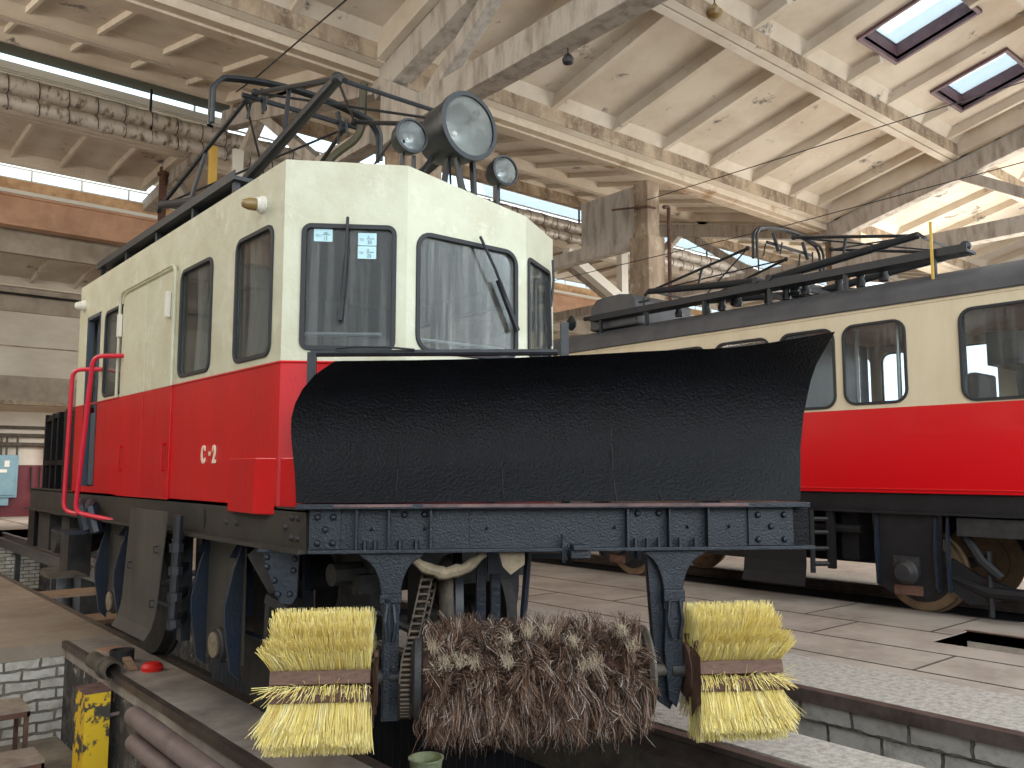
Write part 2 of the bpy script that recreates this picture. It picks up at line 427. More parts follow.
def fillet(pts, r, n=4):
    pts = [V3(p) for p in pts]; out = [pts[0]]
    for i in range(1, len(pts) - 1):
        a = (pts[i - 1] - pts[i]); b = (pts[i + 1] - pts[i])
        ra = min(r, a.length * .45, b.length * .45)
        out += arc_pts(pts[i] + a.normalized() * ra, pts[i], pts[i] + b.normalized() * ra, n)
    return out + [pts[-1]]

# ================================================================== THE SETTING
TRK = 3.18            # centre line of the near track
RL, RR = 2.38, 3.98   # its rails
# ---- floor
def slabf(name, mat, *boxes):
    m = MB()
    for b in boxes: m.box(*b)
    return struct(m.build(name, mat, smooth=False))
slabf('floor', 'floor_brown', (-6, 2.34, 8.41, 17.4, -.12, 0))                       # left plate up to the rail
slabf('floor_ledge_left', 'ledge', (1.93, 2.34, -2, 8.41, -.14, 0))
slabf('floor_ledge_right', 'floor_grit', (4.05, 4.49, -2, 10.5, -.35, 0))
slabf('floor_right', 'floor', (6.35, 9.36, 3.5, 31.7, -.2, 0), (6.35, 7.75, -2, 3.5, -.2, 0), (8.5, 9.36, -2, 3.5, -.2, 0), (7.75, 8.5, -2, 1.6, -.2, 0), (5.43, 6.35, 10.5, 31.7, -.2, 0), (4.95, 5.43, 10.5, 31.7, -.2, 0))
slabf('floor_gritty_strip', 'floor_grit', (5.43, 6.35, -2, 10.5, -.2, 0.0))
slabf('floor_far_right', 'floor', (11.1, 34, -8, 31.7, -.2, 0))
slabf('floor_front', 'unseen_floor_dark', (-14, 34, -14, -2, -.2, 0), (-6, 1.93, -2, 3.2, -.2, 0))  # unseen floor, coloured dark to keep bright reflections off the blade
struct(MB().box(-14, 34, -14.2, -14, 0, 3.4).build('front_light_blocker', 'blocker_dark', smooth=False))  # unseen dark barrier added to cut low light and darken the blade's reflections
slabf('floor_far', 'floor', (-6, 5.0, 24.6, 31.7, -.2, 0), (-6, 2.34, 17.4, 24.6, -.9, -.75))
slabf('floor_pit_left', 'pitfloor', (-6, 1.9, 3.2, 8.41, -.9, -.8))
slabf('floor_pit_track', 'under', (1.9, 5.43, -2, 24.6, -1.7, -1.5))
slabf('floor_tram_pit', 'under', (9.36, 11.1, -8, 31.7, -1.3, -1.1))
# ---- pit walls
struct(MB().box(-6, 1.93, 8.41, 8.6, -.9, -.12).build('wall_pit_back', 'brick_white', smooth=False))
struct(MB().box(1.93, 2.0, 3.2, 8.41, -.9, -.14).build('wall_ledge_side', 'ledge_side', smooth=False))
struct(MB().box(2.2, 2.34, -2, 10.5, -1.5, -.14).build('wall_pit_left', 'tile', smooth=False))
struct(MB().box(4.05, 4.2, -2, 10.5, -1.5, -.35).build('wall_pit_right', 'tile', smooth=False))
struct(MB().box(5.43, 5.6, -2, 10.5, -.9, -.2).build('wall_trench_side', 'block_grey', smooth=False))
struct(MB().box(5.41, 5.6, -2, 10.5, -.2, -.07).build('wall_trench_top', 'block_grey', smooth=False))
struct(MB().box(4.49, 5.43, -2, 10.5, -1.0, -.8).build('floor_trench', 'pitfloor', smooth=False))
struct(MB().box(2.34, 4.95, 24.6, 24.8, -1.5, -.0).build('wall_pit_end', 'brick_white', smooth=False))
struct(MB().box(-6, 2.34, 24.4, 24.6, -.75, -.0).build('wall_step_far', 'brick_white', smooth=False))
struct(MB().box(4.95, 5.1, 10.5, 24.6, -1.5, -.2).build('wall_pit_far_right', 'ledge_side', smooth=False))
struct(MB().box(4.4, 5.43, 10.5, 10.6, -1.5, -.2).build('wall_trench_end', 'block_grey', smooth=False))
struct(MB().box(9.3, 9.36, -8, 31.7, -1.1, -.2).build('wall_tram_pit', 'tile', smooth=False))
# the steel edging
trim = [((5.38, 5.47, -2, 10.5, -.075, .012), 'steel'), ((1.9, 1.95, 3.2, 8.41, -.05, .006), 'steel')]
for i, (b, mm) in enumerate(trim): struct(MB().box(*b).build('trim_%d' % (i + 1), mm, smooth=False))
# small square pit in the right floor, its brick sides sunk into the floor
hm = MB().box(7.65, 8.6, 3.5, 3.6, -.7, -.01).box(7.65, 7.75, 1.5, 3.5, -.7, -.2).box(8.5, 8.6, 1.5, 3.5, -.7, -.2).box(7.65, 8.6, 1.5, 1.6, -.7, -.2).box(7.65, 8.6, 1.5, 3.6, -.45, -.38)
struct(hm.build('wall_hatch', 'brick_white', smooth=False))
struct(MB().box(8.5, 8.56, 1.6, 3.52, -.09, .004).build('trim_6', 'rust', smooth=False))
struct(MB().box(11.08, 11.2, -8, 31.7, -1.3, -.02).build('wall_tram_pit_far', 'soot', smooth=False))

# floor joints as real grooves of dirt
jm = MB()
for x, ya in ((6.55, -2), (7.3, -2), (8.2, 3.5)): jm.box(x - .012, x + .012, ya, 11, .0, .003)
for x0, x1, y in ((6.55, 7.3, 3.1), (6.55, 8.2, 5.6), (7.3, 8.2, 4.4), (6.55, 7.3, 7.8), (7.3, 8.2, 6.9), (8.2, 9.3, 5.0), (8.2, 9.3, 3.7)): jm.box(x0, x1, y - .01, y + .01, 0, .003)
struct(jm.build('floor_joints', 'grime', smooth=False))

# ---- rails
def rail(x, y0, y1, label, flip=1):
    prof = [(-.035, 0), (.035, 0), (.036, -.03), (.012, -.045), (.01, -.12), (.06, -.135), (.06, -.15), (-.06, -.15), (-.06, -.135), (-.01, -.12), (-.012, -.045), (-.036, -.03)]
    m = MB().prism([(x + a, y0, b) for a, b in prof], (0, y1 - y0, 0))
    o = m.build('rail', 'steel', smooth=False)
    tag(o, label, 'rail'); recentre(o, (x, (y0 + y1) / 2, -.15)); return o
rail(RL, -1, 23.9, 'steel rail under the plow vehicle on the side of the yellow post')
rail(RR, -1, 23.9, 'steel rail under the plow vehicle beside the narrow concrete strip and trench')
rail(9.375, -6, 31, 'steel rail at the floor edge under the grey-roofed tram')
rail(11.025, -6, 31, 'second rail of the grey-roofed tram, on its far side')
struct(MB().box(RR - .06, RR + .06, -1, 10.5, -.45, -.15).build('rail_girder', 'grime', smooth=False))
struct(MB().box(RL - .04, RL + .06, -1, 23.9, -.35, -.15).build('rail_girder', 'grime', smooth=False))
struct(MB().box(RR - .06, RR + .06, 10.5, 24.6, -.35, -.15).build('rail_girder', 'grime', smooth=False))
for k, y in enumerate((12.2, 15.0, 18.5, 22.0)):
    o = MB().box(RR - .05, RR + .05, y - .06, y + .06, -1.5, -.35).box(RR - .1, RR + .1, y - .1, y + .1, -.4, -.35).build('rail_post', 'under', smooth=False)
    struct(o)

# ---- ribbed roof slabs.  fn(x, y) gives the height of the underside of the long edge ribs
def roof_slab(name, x0, x1, y0, y1, z0, z1, ribs, holes=(), depth=.30, cross=.2, edge=.13, ends=True, mat='concrete_ceiling', rw=.045, rt=.04):
    """slab between y0 (height z0) and y1 (height z1); ribs = x positions of cross ribs"""
    Z = lambda y: z0 + (z1 - z0) * (y - y0) / (y1 - y0)
    pt = lambda x, y, h: (x, y, Z(y) + h)
    m = MB()
    def hexa(xa, xb, ya, yb, ha, hb, xt=0.0, yt=0.0):    # box in slab coordinates; top wider by xt / yt
        V = [pt(x, y, ha) for y in (ya, yb) for x in (xa, xb)] + [pt(x, y, hb) for y in (ya - yt, yb + yt) for x in (xa - xt, xb + xt)]
        m.add(V, [(0, 2, 3, 1), (4, 5, 7, 6), (0, 1, 5, 4), (2, 6, 7, 3), (0, 4, 6, 2), (1, 3, 7, 5)])
    ys = sorted((y0, y1))
    hexa(x0, x1, ys[0], ys[0] + edge, 0, depth, 0, .0)
    hexa(x0, x1, ys[1] - edge, ys[1], 0, depth, 0, .0)
    # sloped fillets along the edge ribs
    for ya, sgn in ((ys[0] + edge, 1), (ys[1] - edge, -1)):
        P = [pt(x0, ya, depth - .16), pt(x0, ya, depth), pt(x0, ya + sgn * .16, depth)]
        m.prism(P, V3((x1 - x0, 0, 0)))
    xs = [x0] + list(ribs) + [x1]
    for x in ribs:
        ya, yb = ys[0] + edge, ys[1] - edge
        cut = [h for h in holes if h[0] - .1 < x < h[1] + .1]
        for y0_, y1_ in ([(ya, cut[0][2] - .06), (cut[0][3] + .06, yb)] if cut else [(ya, yb)]): hexa(x - rw, x + rw, y0_, y1_, depth - cross, depth, rt)
    if ends:
        hexa(x0, x0 + .14, ys[0], ys[1], 0.02, depth, .0); hexa(x1 - .14, x1, ys[0], ys[1], 0.02, depth, .0)
    cells = []
    hs = sorted(holes)
    cx = x0
    for (ha, hb, hy0, hy1) in hs:
        hexa(cx, ha, ys[0], ys[1], depth, depth + .06)
        hexa(ha, hb, ys[0], hy0, depth, depth + .06); hexa(ha, hb, hy1, ys[1], depth, depth + .06)
        cx = hb
    hexa(cx, x1, ys[0], ys[1], depth, depth + .06)
    return struct(m.build(name, mat, smooth=False))
zA = lambda y: 7.6 + .24 * (10.8 - y)
zB = lambda y: 7.6 + .24 * (y - 10.8)
def ribs_between(a, b, n): return [a + (b - a) * (k + 1) / (n + 1) for k in range(n)]
BAY = [(-6.0, 6.45), (6.75, 19.3), (19.75, 32.2)]
RA = [6.75 + 1.5 * k for k in range(1, 8)]
RIB = {0: [6.45 - 1.5 * k for k in range(8, 0, -1)], 1: [8.4, 9.92, 11.5, 12.95, 14.48, 16.0, 17.5, 18.7], 2: [19.75 + 1.5 * k for k in range(1, 8)]}
LIGHTS = {1: [(10.2, 11.6, 5.45, 6.85), (13.65, 14.95, 5.45, 6.85), (16.7, 18.0, 5.65, 6.95)], 2: [(21.5, 22.6, 5.25, 6.6)], 0: []}
big = dict(depth=.42, cross=.17, rw=.05, rt=.05)
for i, (a, b) in enumerate(BAY):
    roof_slab('ceiling', a, b, 10.8, 7.72, zA(10.8), zA(7.72), RIB[i], **big)
    roof_slab('ceiling', a, b, 7.69, 4.62, zA(7.69), zA(4.62), RIB[i], LIGHTS[i], **big)
    roof_slab('ceiling', a, b, 4.59, 1.52, zA(4.59), zA(1.52), RIB[i], **big)
    rb = [b + .1 - 1.05 * k for k in range(11, 0, -1)]
    thin = dict(rw=.028, rt=.012)
    roof_slab('ceiling', a, b, 11.2, 14.88, zB(11.2), zB(14.88), rb, depth=.22, cross=.09, **thin)
    roof_slab('ceiling', a, b, 14.92, 16.8, zB(14.92), zB(16.8), rb, depth=.22, cross=.09, **thin)
    # beyond the roof-light strip
    zC = lambda y: (8.66 if i == 0 else 8.5) - .012 * (y - 17.7)
    roof_slab('ceiling', a, b, 17.7, 19.25, zC(17.7), zC(19.25), rb, depth=.24, cross=.12, **thin)
    roof_slab('ceiling', a, b, 19.3, 22.3, zC(19.3), zC(22.3), rb, depth=.24, cross=.12, **thin)
    rc = [a + 1.05 * k for k in range(1, 12)]
    roof_slab('ceiling', a, b, 22.75, 25.4, 6.62, 6.3, rc, depth=.2, cross=.1, **thin)
# valley gutter beams and their stained fascias
for k, (a, b) in enumerate(((-6.0, 32.2),)):
    struct(MB().box(a, b, 10.82, 11.02, 7.46, 7.85).box(a, b, 10.98, 11.22, 7.42, 7.9).build('gutter_beam', 'peachstain', smooth=False))
for (a, b) in BAY: struct(MB().box(a + .14, b - .14, 10.652, 10.674, 7.635, 7.9).build('gutter_fascia', 'stained', smooth=False))
for (a, b) in BAY: struct(MB().box(a + .14, b - .14, 7.545, 7.562, zA(7.69) + .035, zA(7.69) + .29).build('joint_fascia', 'stained', smooth=False))
for (a, b) in ((6.43, 6.77), (19.28, 19.77)):    # in-situ strips over the frames
    fm = MB()
    for (ya, yb, z0_, z1_) in ((11.0, 1.5, zA(11.0) + .4, zA(1.5) + .4), (11.0, 16.85, zB(11.0) + .26, zB(16.85) + .26), (17.7, 22.4, 8.9, 8.84), (22.7, 25.5, 6.82, 6.5)):
        fm.add([(a, ya, z0_), (b, ya, z0_), (b, yb, z1_), (a, yb, z1_), (a, ya, z0_ + .06), (b, ya, z0_ + .06), (b, yb, z1_ + .06), (a, yb, z1_ + .06)], [(0, 1, 2, 3), (4, 7, 6, 5), (0, 4, 5, 1), (1, 5, 6, 2), (2, 6, 7, 3), (3, 7, 4, 0)])
    struct(fm.build('ceiling_strip', 'concrete_ceiling', smooth=False))
# roof lights: an upstand curb and wired glass
n = 0
for i in LIGHTS:
    for (a, b, y0, y1) in LIGHTS[i]:
        n += 1
        zt = lambda y, h: zA(y) + h
        c = MB()
        for (xa, xb, ya, yb) in ((a - .06, a, y0 - .06, y1 + .06), (b, b + .06, y0 - .06, y1 + .06), (a, b, y0 - .06, y0), (a, b, y1, y1 + .06)):
            V = [(x, y, zt(y, .36)) for y in (ya, yb) for x in (xa, xb)] + [(x, y, zt(y, .72)) for y in (ya, yb) for x in (xa, xb)]
            c.add(V, [(0, 2, 3, 1), (4, 5, 7, 6), (0, 1, 5, 4), (2, 6, 7, 3), (0, 4, 6, 2), (1, 3, 7, 5)])
        w = struct(c.build('window_%d' % n, 'curb', smooth=False))
        g = MB(); V = [(x, y, zt(y, h)) for h in (.68, .7) for y in (y0, y1) for x in (a, b)]
        g.add(V, [(0, 2, 3, 1), (4, 5, 7, 6), (0, 1, 5, 4), (2, 6, 7, 3), (0, 4, 6, 2), (1, 3, 7, 5)])
        g.build('pane', 'roofglass', w, smooth=False)
# green girder and long clerestory strip, the second slit and its parapet
struct(MB().box(6.45, 32.2, 16.6, 16.8, 8.85, 9.2).box(6.45, 32.2, 16.8, 17.5, 9.16, 9.3).build('ridge_fascia', 'stained', smooth=False))
struct(MB().box(-6, 6.6, 16.85, 17.5, 9.14, 9.2).box(-6, 6.6, 16.85, 16.95, 9.1, 9.4).box(-6, 6.6, 17.42, 17.5, 9.2, 9.5).build('ridge_girder', 'green', smooth=False))
def strip_window(k, y, z0, z1, step):
    fr = MB(); x = -6
    while x < 32: fr.box(x - .02, x + .02, y - .02, y + .02, z0, z1); x += step
    fr.box(-6, 32.2, y - .02, y + .02, z0 - .02, z0 + .01).box(-6, 32.2, y - .02, y + .02, z1 - .01, z1 + .02)
    w = struct(fr.build('window_%d' % k, 'white', smooth=False))
    MB().box(-6, 32.2, y - .004, y + .004, z0, z1).build('pane', 'roofglass', w, smooth=False)
strip_window(8, 17.6, 8.88, 9.3, 12.0)
struct(MB().box(-6, 6.6, 17.56, 17.64, 8.9, 9.05).build('trim_7', 'white', smooth=False))
strip_window(9, 22.5, 8.36, 8.62, 1.1)
struct(MB().box(-6, 32.2, 22.5, 22.7, 7.5, 8.36).build('wall_parapet', 'peach', smooth=False))
struct(MB().box(-6, 32.2, 22.6, 22.75, 6.6, 7.5).build('wall_lintel', 'wall_grey', smooth=False))
# rear wall: upper wall over the wide opening, then the wall of the rear shop
m = MB().box(-6, 34, 25.4, 25.7, 3.28, 6.9); struct(m.build('wall_back', 'wall', smooth=False))
struct(MB().box(-6, 34, 25.34, 25.4, 3.28, 3.96).build('wall_back_band', 'wall_grey', smooth=False))
struct(MB().box(-6, 34, 25.33, 25.4, 5.66, 6.3).build('trim_3', 'wall_grey', smooth=False))
struct(MB().box(-6, 34, 25.36, 25.4, 4.73, 4.76).build('trim_4', 'stained', smooth=False))
struct(MB().box(-6, 34, 25.2, 25.42, 3.2, 3.3).build('trim_5', 'stained', smooth=False))
struct(MB().box(-6, 34, 25.7, 31.9, 3.4, 3.6).build('ceiling_rear', 'concrete', smooth=False))
struct(MB().box(-6, 34, 31.7, 31.9, 1.66, 3.5).build('wall_rear', 'wall', smooth=False))
struct(MB().box(-6, 34, 31.66, 31.9, 0, 1.66).build('wall_rear_dado', 'maroon', smooth=False))
# solid left wall, right wall
m = MB().box(-6.2, -6, -2, 31.9, -.9, 9.5)
struct(m.build('wall_left', 'wall', smooth=False))
struct(MB().box(34, 34.2, -8, 31.9, 6.5, 9).box(34, 34.2, -8, 31.9, 0, 3.6).build('wall_right', 'wall', smooth=False))

# ---- frames: pillars, rafters and trusses
def pillar(x, y, w, z1, w2=None, zs=None, label=None):
    m = MB()
    if zs: m.box(x - w / 2, x + w / 2, y - w / 2, y + w / 2, 0, zs).box(x - w2 / 2, x + w2 / 2, y - w2 / 2, y + w2 / 2, zs, z1)
    else: m.box(x - w / 2, x + w / 2, y - w / 2, y + w / 2, 0, z1)
    return struct(m.build('pillar', 'pillar', smooth=False, bevel=.02))
for x in (6.6, 19.52):
    pillar(x + .4, 10.7, .64, 7.5)
    m = MB()
    # horizontal bottom chord and sloping top chord on the near side
    m.box(x - .17, x + .17, -2, 9.95, 6.45, 6.82)
    m.bar((x, 11.0, zA(11.0) - .2), (x, 1.4, zA(1.4) - .2), .3, .42)
    if x < 10: m.bar((x, 9.6, 6.8), (x, 7.7, zA(7.7) - .35), .2, .22)
    m.bar((x, 7.6, zA(7.6) - .35), (x, 5.6, 6.85), .2, .22)
    m.bar((x, 5.3, 6.85), (x, 3.6, zA(3.6) - .35), .2, .22)
    # haunch where the chord meets the pillar
    m.prism([(x - .2, 10.7, 6.3), (x - .2, 9.7, 6.45), (x - .2, 9.7, 6.82), (x - .2, 10.7, 7.4)], (.4, 0, 0))
    # far side
    m.box(x - .15, x + .15, 11.1, 22.5, 6.5, 6.8)
    m.bar((x, 11.0, zB(11.0) - .2), (x, 17.3, zB(17.3) - .25), .28, .36)
    m.bar((x, 17.6, 8.75), (x, 22.6, 8.3), .28, .3)
    m.bar((x, 13.0, 6.75), (x, 15.4, 8.4), .2, .2); m.bar((x, 15.6, 8.4), (x, 18.0, 6.75), .2, .2); m.bar((x, 18.2, 6.75), (x, 20.4, 8.4), .2, .2)
    struct(m.build('roof_truss', 'truss', smooth=False, bevel=.012))
pillar(12.72, 10.95, .5, 7.22, .36, 6.1)
m = MB().box(12.6, 12.84, 11.2, 19.0, 5.95, 6.22).box(12.62, 12.82, 11.1, 12.7, 6.22, 7.2)
struct(m.build('roof_truss', 'truss', smooth=False))
pillar(6.6, 22.9, .45, 6.6); pillar(19.52, 22.9, .45, 6.6)
m = MB()
m.bar((15.3, 16, 7.24), (17.3, 16, 6.3), .26, .26, up=(0, 1, 0)).box(17.38, 17.64, 15.9, 16.1, 0, 7.75)
struct(m.build('roof_brace', 'white', smooth=False))
struct(MB().box(5.78, 5.9, 15.9, 16.05, 6.6, 7.75).build('roof_brace', 'yellowpole', smooth=False))
struct(MB().box(6.22, 6.42, 15.9, 16.0, 6.6, 7.8).box(5.78, 6.6, 15.9, 16.06, 6.55, 6.64).build('roof_brace', 'white', smooth=False))

# ================================================================== THE SNOW SWEEPER
LOCO = thing('snow_sweeper', 'red and cream rail sweeper marked C-2, with a wide black plow blade and yellow brushes', 'locomotive', (3.18, 6.2, 0))
P = [(1.95, 8.56), (1.95, 4.24), (2.50, 3.87), (3.365, 3.87), (3.83, 4.13), (4.45, 4.92), (4.45, 8.56)]
ZT = [3.19, 3.19, 3.18, 3.06, 3.05, 3.02, 3.05]
ZBELT, ZBOT = 2.075, 1.29
def facet(i):
    a, b = V3((*P[i], 0)), V3((*P[i + 1], 0)); return a, (b - a).normalized(), (b - a).length
up = V3((0, 0, 1))
# window openings: facet index -> (u0, u1, z0, z1, radius); u runs along the facet
WIN = {0: [(3.68, 4.19, 2.125, 2.86, .07), (2.73, 3.3, 2.12, 2.85, .07), (.88, 1.42, 2.11, 2.83, .07)],
       1: [(.10, .60, 2.145, 2.83, .045)],
       2: [(.065, .79, 2.15, 2.82, .09)],
       3: [(.03, .46, 2.2, 2.81, .04)],
       5: [(.4, 1.2, 2.13, 2.85, .07), (1.5, 2.6, 2.13, 2.85, .07)], 4: [(.2, .8, 2.15, 2.82, .07)]}
DOOR = (.29, .70, 1.36, 2.87)
TH = .03
um, lm = MB(), MB()
for i in range(6):
    o, u, L = facet(i)
    holes = [rrect(*w[:4], w[4])[::-1] for w in WIN.get(i, [])]
    out = [(0, ZBELT), (L, ZBELT), (L, ZT[i + 1]), (0, ZT[i])]
    lo = [(0, ZBOT), (L, ZBOT), (L, ZBELT), (0, ZBELT)]
    if i == 0:
        d = DOOR
        out = [(0, ZBELT), (d[0], ZBELT), (d[0], d[3]), (d[1], d[3]), (d[1], ZBELT), (L, ZBELT), (L, ZT[1]), (0, ZT[0])]
        lo = [(0, ZBOT), (L, ZBOT), (L, ZBELT), (d[1], ZBELT), (d[1], d[2]), (d[0], d[2]), (d[0], ZBELT), (0, ZBELT)]
    nrm = u.cross(up)   # points outwards
    um.panel(out, holes, o - nrm * TH / 2, u, up, TH)
    lm.panel(lo, [], o - nrm * TH / 2, u, up, TH)
# rear wall
um.panel([(0, ZBELT), (2.5, ZBELT), (2.5, 3.19), (0, 3.05)], [], (4.45, 8.56, 0), (-1, 0, 0), up, TH)
lm.panel([(0, ZBOT), (2.5, ZBOT), (2.5, ZBELT), (0, ZBELT)], [], (4.45, 8.56, 0), (-1, 0, 0), up, TH)
um.build('upper_body', 'cream', LOCO, smooth=False)
lm.build('lower_body', 'red', LOCO, smooth=False)
rm = MB(); n = len(P); PI = [(3.2 + (x - 3.2) * .986, 6.2 + (y - 6.2) * .992) for x, y in P]
c = (3.1, 6.2, 3.24)
V = [(x, y, z + .004) for (x, y), z in zip(PI, ZT)] + [c] + [(x, y, z - .02) for (x, y), z in zip(PI, ZT)]
rm.add(V, [(i, (i + 1) % n, n) for i in range(n)] + [(n + 1 + i, n + 1 + (i + 1) % n, (i + 1) % n, i) for i in range(n)] + [tuple(range(2 * n, n, -1))])
rm.build('roof', 'cream', LOCO, smooth=False)
# belt bead
MB().tube([V3((*p, ZBELT)) for p in P[:6]], .008, 6).build('belt_bead', 'red', LOCO)
# windows
def window(i, w, glass='glass', fr=.02):
    o, u, L = facet(i); nrm = u.cross(up)
    a0, a1, z0, z1, r = w
    ring = MB().panel(rrect(a0 - .006, a1 + .006, z0 - .006, z1 + .006, r + .006), [rrect(a0 + fr, a1 - fr, z0 + fr, z1 - fr, max(r - fr, .012))[::-1]], o + nrm * .001, u, up, .02)
    f = ring.build('window', 'rubber', LOCO, bevel=.004)
    MB().panel(rrect(a0 + .01, a1 - .01, z0 + .01, z1 - .01, r), [], o - nrm * .012, u, up, .006).build('pane', glass, f, smooth=False)
    return f
wins = {}
for i in WIN:
    for k, w in enumerate(WIN[i]): wins[(i, k)] = window(i, w, 'glass_haze' if i in (2, 3) else 'glass')
# inspection stickers on the left front pane
o, u, L = facet(1); nrm = u.cross(up)
for (a, z, t1, t2, t3) in ((.158, 2.738, 'TO-1', '13', 'cep.'), (.396, 2.722, 'TO', '30', 'K'), (.395, 2.648, 'TO', '25', 'K')):
    f = wins[(1, 0)]
    pm = MB().panel([(a, z), (a + .1, z), (a + .1, z + .07), (a, z + .07)], [], o - nrm * .005, u, up, .002)
    pm.build('sticker', 'sticker', f, smooth=False)
    q = o - nrm * .0032
    tm = text_mb(t2, .03, q + u * (a + .05) + up * (z + .008), u, up, .0006, .8)
    t = text_mb(t1, .018, q + u * (a + .008) + up * (z + .026), u, up, .0006, .9); tm.add(t.v, t.f)
    t = text_mb(t3, .018, q + u * (a + .052) + up * (z + .043), u, up, .0006, .9); tm.add(t.v, t.f)
    t = MB().panel([(a + .046, z + .036), (a + .088, z + .036), (a + .088, z + .039), (a + .046, z + .039)], [], q, u, up, .0012); tm.add(t.v, t.f)
    tm.build('sticker_print', 'ink', f, smooth=False)
# wipers
def wiper(i, pts, blade):
    o, u, L = facet(i); nrm = u.cross(up)
    g = lambda a, z, h: o + u * a + up * z + nrm * h
    w = MB().tube([g(*p) for p in pts], .0085, 6).ball(g(*pts[0]), .009).build('wiper', 'rubber', LOCO)
    b0, b1 = blade
    MB().bar(g(*b0), g(*b1), .022, .028, up=nrm).build('wiper_blade', 'rubber', w)
wiper(1, [(.342, 2.86, .04), (.335, 2.6, .045), (.32, 2.42, .04)], ((.336, 2.66, .028), (.31, 2.3, .028)))
wiper(2, [(.48, 2.85, .04), (.58, 2.68, .05), (.675, 2.52, .04)], ((.62, 2.62, .03), (.77, 2.33, .03)))
wiper(3, [(.41, 2.87, .04), (.395, 2.74, .05), (.37, 2.56, .04)], ((.34, 2.72, .03), (.375, 2.3, .03)))
# double door leaves, cream above and red below
def leaf(y0, y1, z0, z1, mat, name, rad=None):
    if rad: outer = [(-y0, z0), (-y1, z0), (-y1, z1)] + [(-y0, z1)] if False else None
    pts = [(8.56 - y1, z0), (8.56 - y0, z0), (8.56 - y0, z1), (8.56 - y1, z1)] if not rad else rad
    o, u, L = facet(0)
    return MB().panel(pts, [], o + V3((-.004, 0, 0)), u, up, .016).build(name, mat, LOCO, smooth=False, bevel=.004)
u_ = lambda y: 8.56 - y
r = .08
la = [(u_(7.15), ZBELT), (u_(6.55), ZBELT), (u_(6.55), 2.88), (u_(7.15) + r, 2.88), (u_(7.15) + .02, 2.86), (u_(7.15), 2.8)]
lb = [(u_(6.53), ZBELT), (u_(5.93), ZBELT), (u_(5.93), 2.8), (u_(5.93) - .02, 2.86), (u_(5.93) - r, 2.88), (u_(6.53), 2.88)]
d1 = leaf(0, 0, 0, 0, 'cream', 'side_door', la); d2 = leaf(0, 0, 0, 0, 'cream', 'side_door', lb)
leaf(6.55, 7.15, 1.3, ZBELT - .003, 'red', 'side_door_lower_panel'); leaf(5.93, 6.53, 1.3, ZBELT - .003, 'red', 'side_door_lower_panel')
MB().tube(fillet([(1.925, 7.19, ZBELT), (1.925, 7.19, 2.92), (1.925, 5.89, 2.92), (1.925, 5.89, ZBELT)], .1), .012, 6).build('door_moulding', 'cream', LOCO)
for y in (6.99, 6.0): MB().tube([(1.935, y, 1.5), (1.915, y, 1.5), (1.915, y, 1.68), (1.935, y, 1.68)], .009, 6).build('door_handle', 'red', LOCO)
for y, dd in ((6.02, d2), (7.17, d1)): MB().box(1.905, 1.935, y - .02, y + .02, 2.56, 2.74).build('hinge', 'white', dd)
# boarded rear doorway: blue grey jambs and a half open leaf
m = MB(); d0, d1_ = 8.56 - DOOR[0], 8.56 - DOOR[1]
m.box(1.95, 2.0, d0 - .02, d0 + .02, DOOR[2], DOOR[3]).box(1.95, 2.0, d1_ - .02, d1_ + .02, DOOR[2], DOOR[3]).box(1.95, 2.0, d1_, d0, DOOR[3] - .03, DOOR[3])
fr = m.build('door_frame', 'bluegrey', LOCO, smooth=False)
MB().box(2.02, 2.5, 8.2, 8.23, 1.36, 2.84).build('rear_door', 'bluegrey', LOCO, smooth=False, bevel=.01)
MB().box(1.98, 2.01, d1_ + .02, d1_ + .3, 1.37, 2.0).build('rear_door_lower_panel', 'bluegrey', LOCO, smooth=False, bevel=.005)
# red handrails
MB().tube(fillet([(1.95, 7.72, 2.35), (1.76, 7.9, 2.35), (1.76, 7.97, 1.16), (1.95, 7.62, 1.1)], .08), .018, 8).build('handrail', 'rail_red', LOCO)
MB().tube(fillet([(1.95, 7.08, 2.4), (1.76, 7.26, 2.4), (1.76, 7.58, 1.16), (1.97, 7.2, 1.1)], .08), .018, 8).build('handrail', 'rail_red', LOCO)
# marker lamps
for y, z, mt in ((4.52, 3.0, 'amber'), (8.42, 3.0, 'white')):
    b = MB().lathe([(0, .05), (.02, .05), (.03, .04), (.05, .038)], (1.95, y, z), (-1, 0, 0)).build('marker_lamp', 'white', LOCO)
    k_ = 1 if mt == 'amber' else .45
    MB().lathe([(.05, .036), (.05 + .04 * k_, .034), (.05 + .07 * k_, .024), (.05 + .08 * k_, .005)], (1.95, y, z), (-1, 0, -.1)).build('marker_lens', mt, b)
# the number on the side: C, dot, 2
q = V3((1.944, 5.335, 1.545))
tm = text_mb('C', .15, q, (0, -1, 0), up, .004, .62, .004)
t = text_mb('2', .15, q + V3((0, -.185, 0)), (0, -1, 0), up, .004, .72, .004); tm.add(t.v, t.f)
tm.cyl((1.942, 5.2, 1.6), (1.949, 5.2, 1.6), .014, 12)
tm.build('number', 'letter', LOCO, smooth=False)
# red corner box
m = MB()
m.prism([(1.92, 4.83, 1.265), (1.90, 4.42, 1.265), (2.0, 4.12, 1.265), (2.13, 4.03, 1.265), (2.13, 4.83, 1.265)], (0, 0, .3))
m.build('corner_box', 'red', LOCO, smooth=False, bevel=.006)
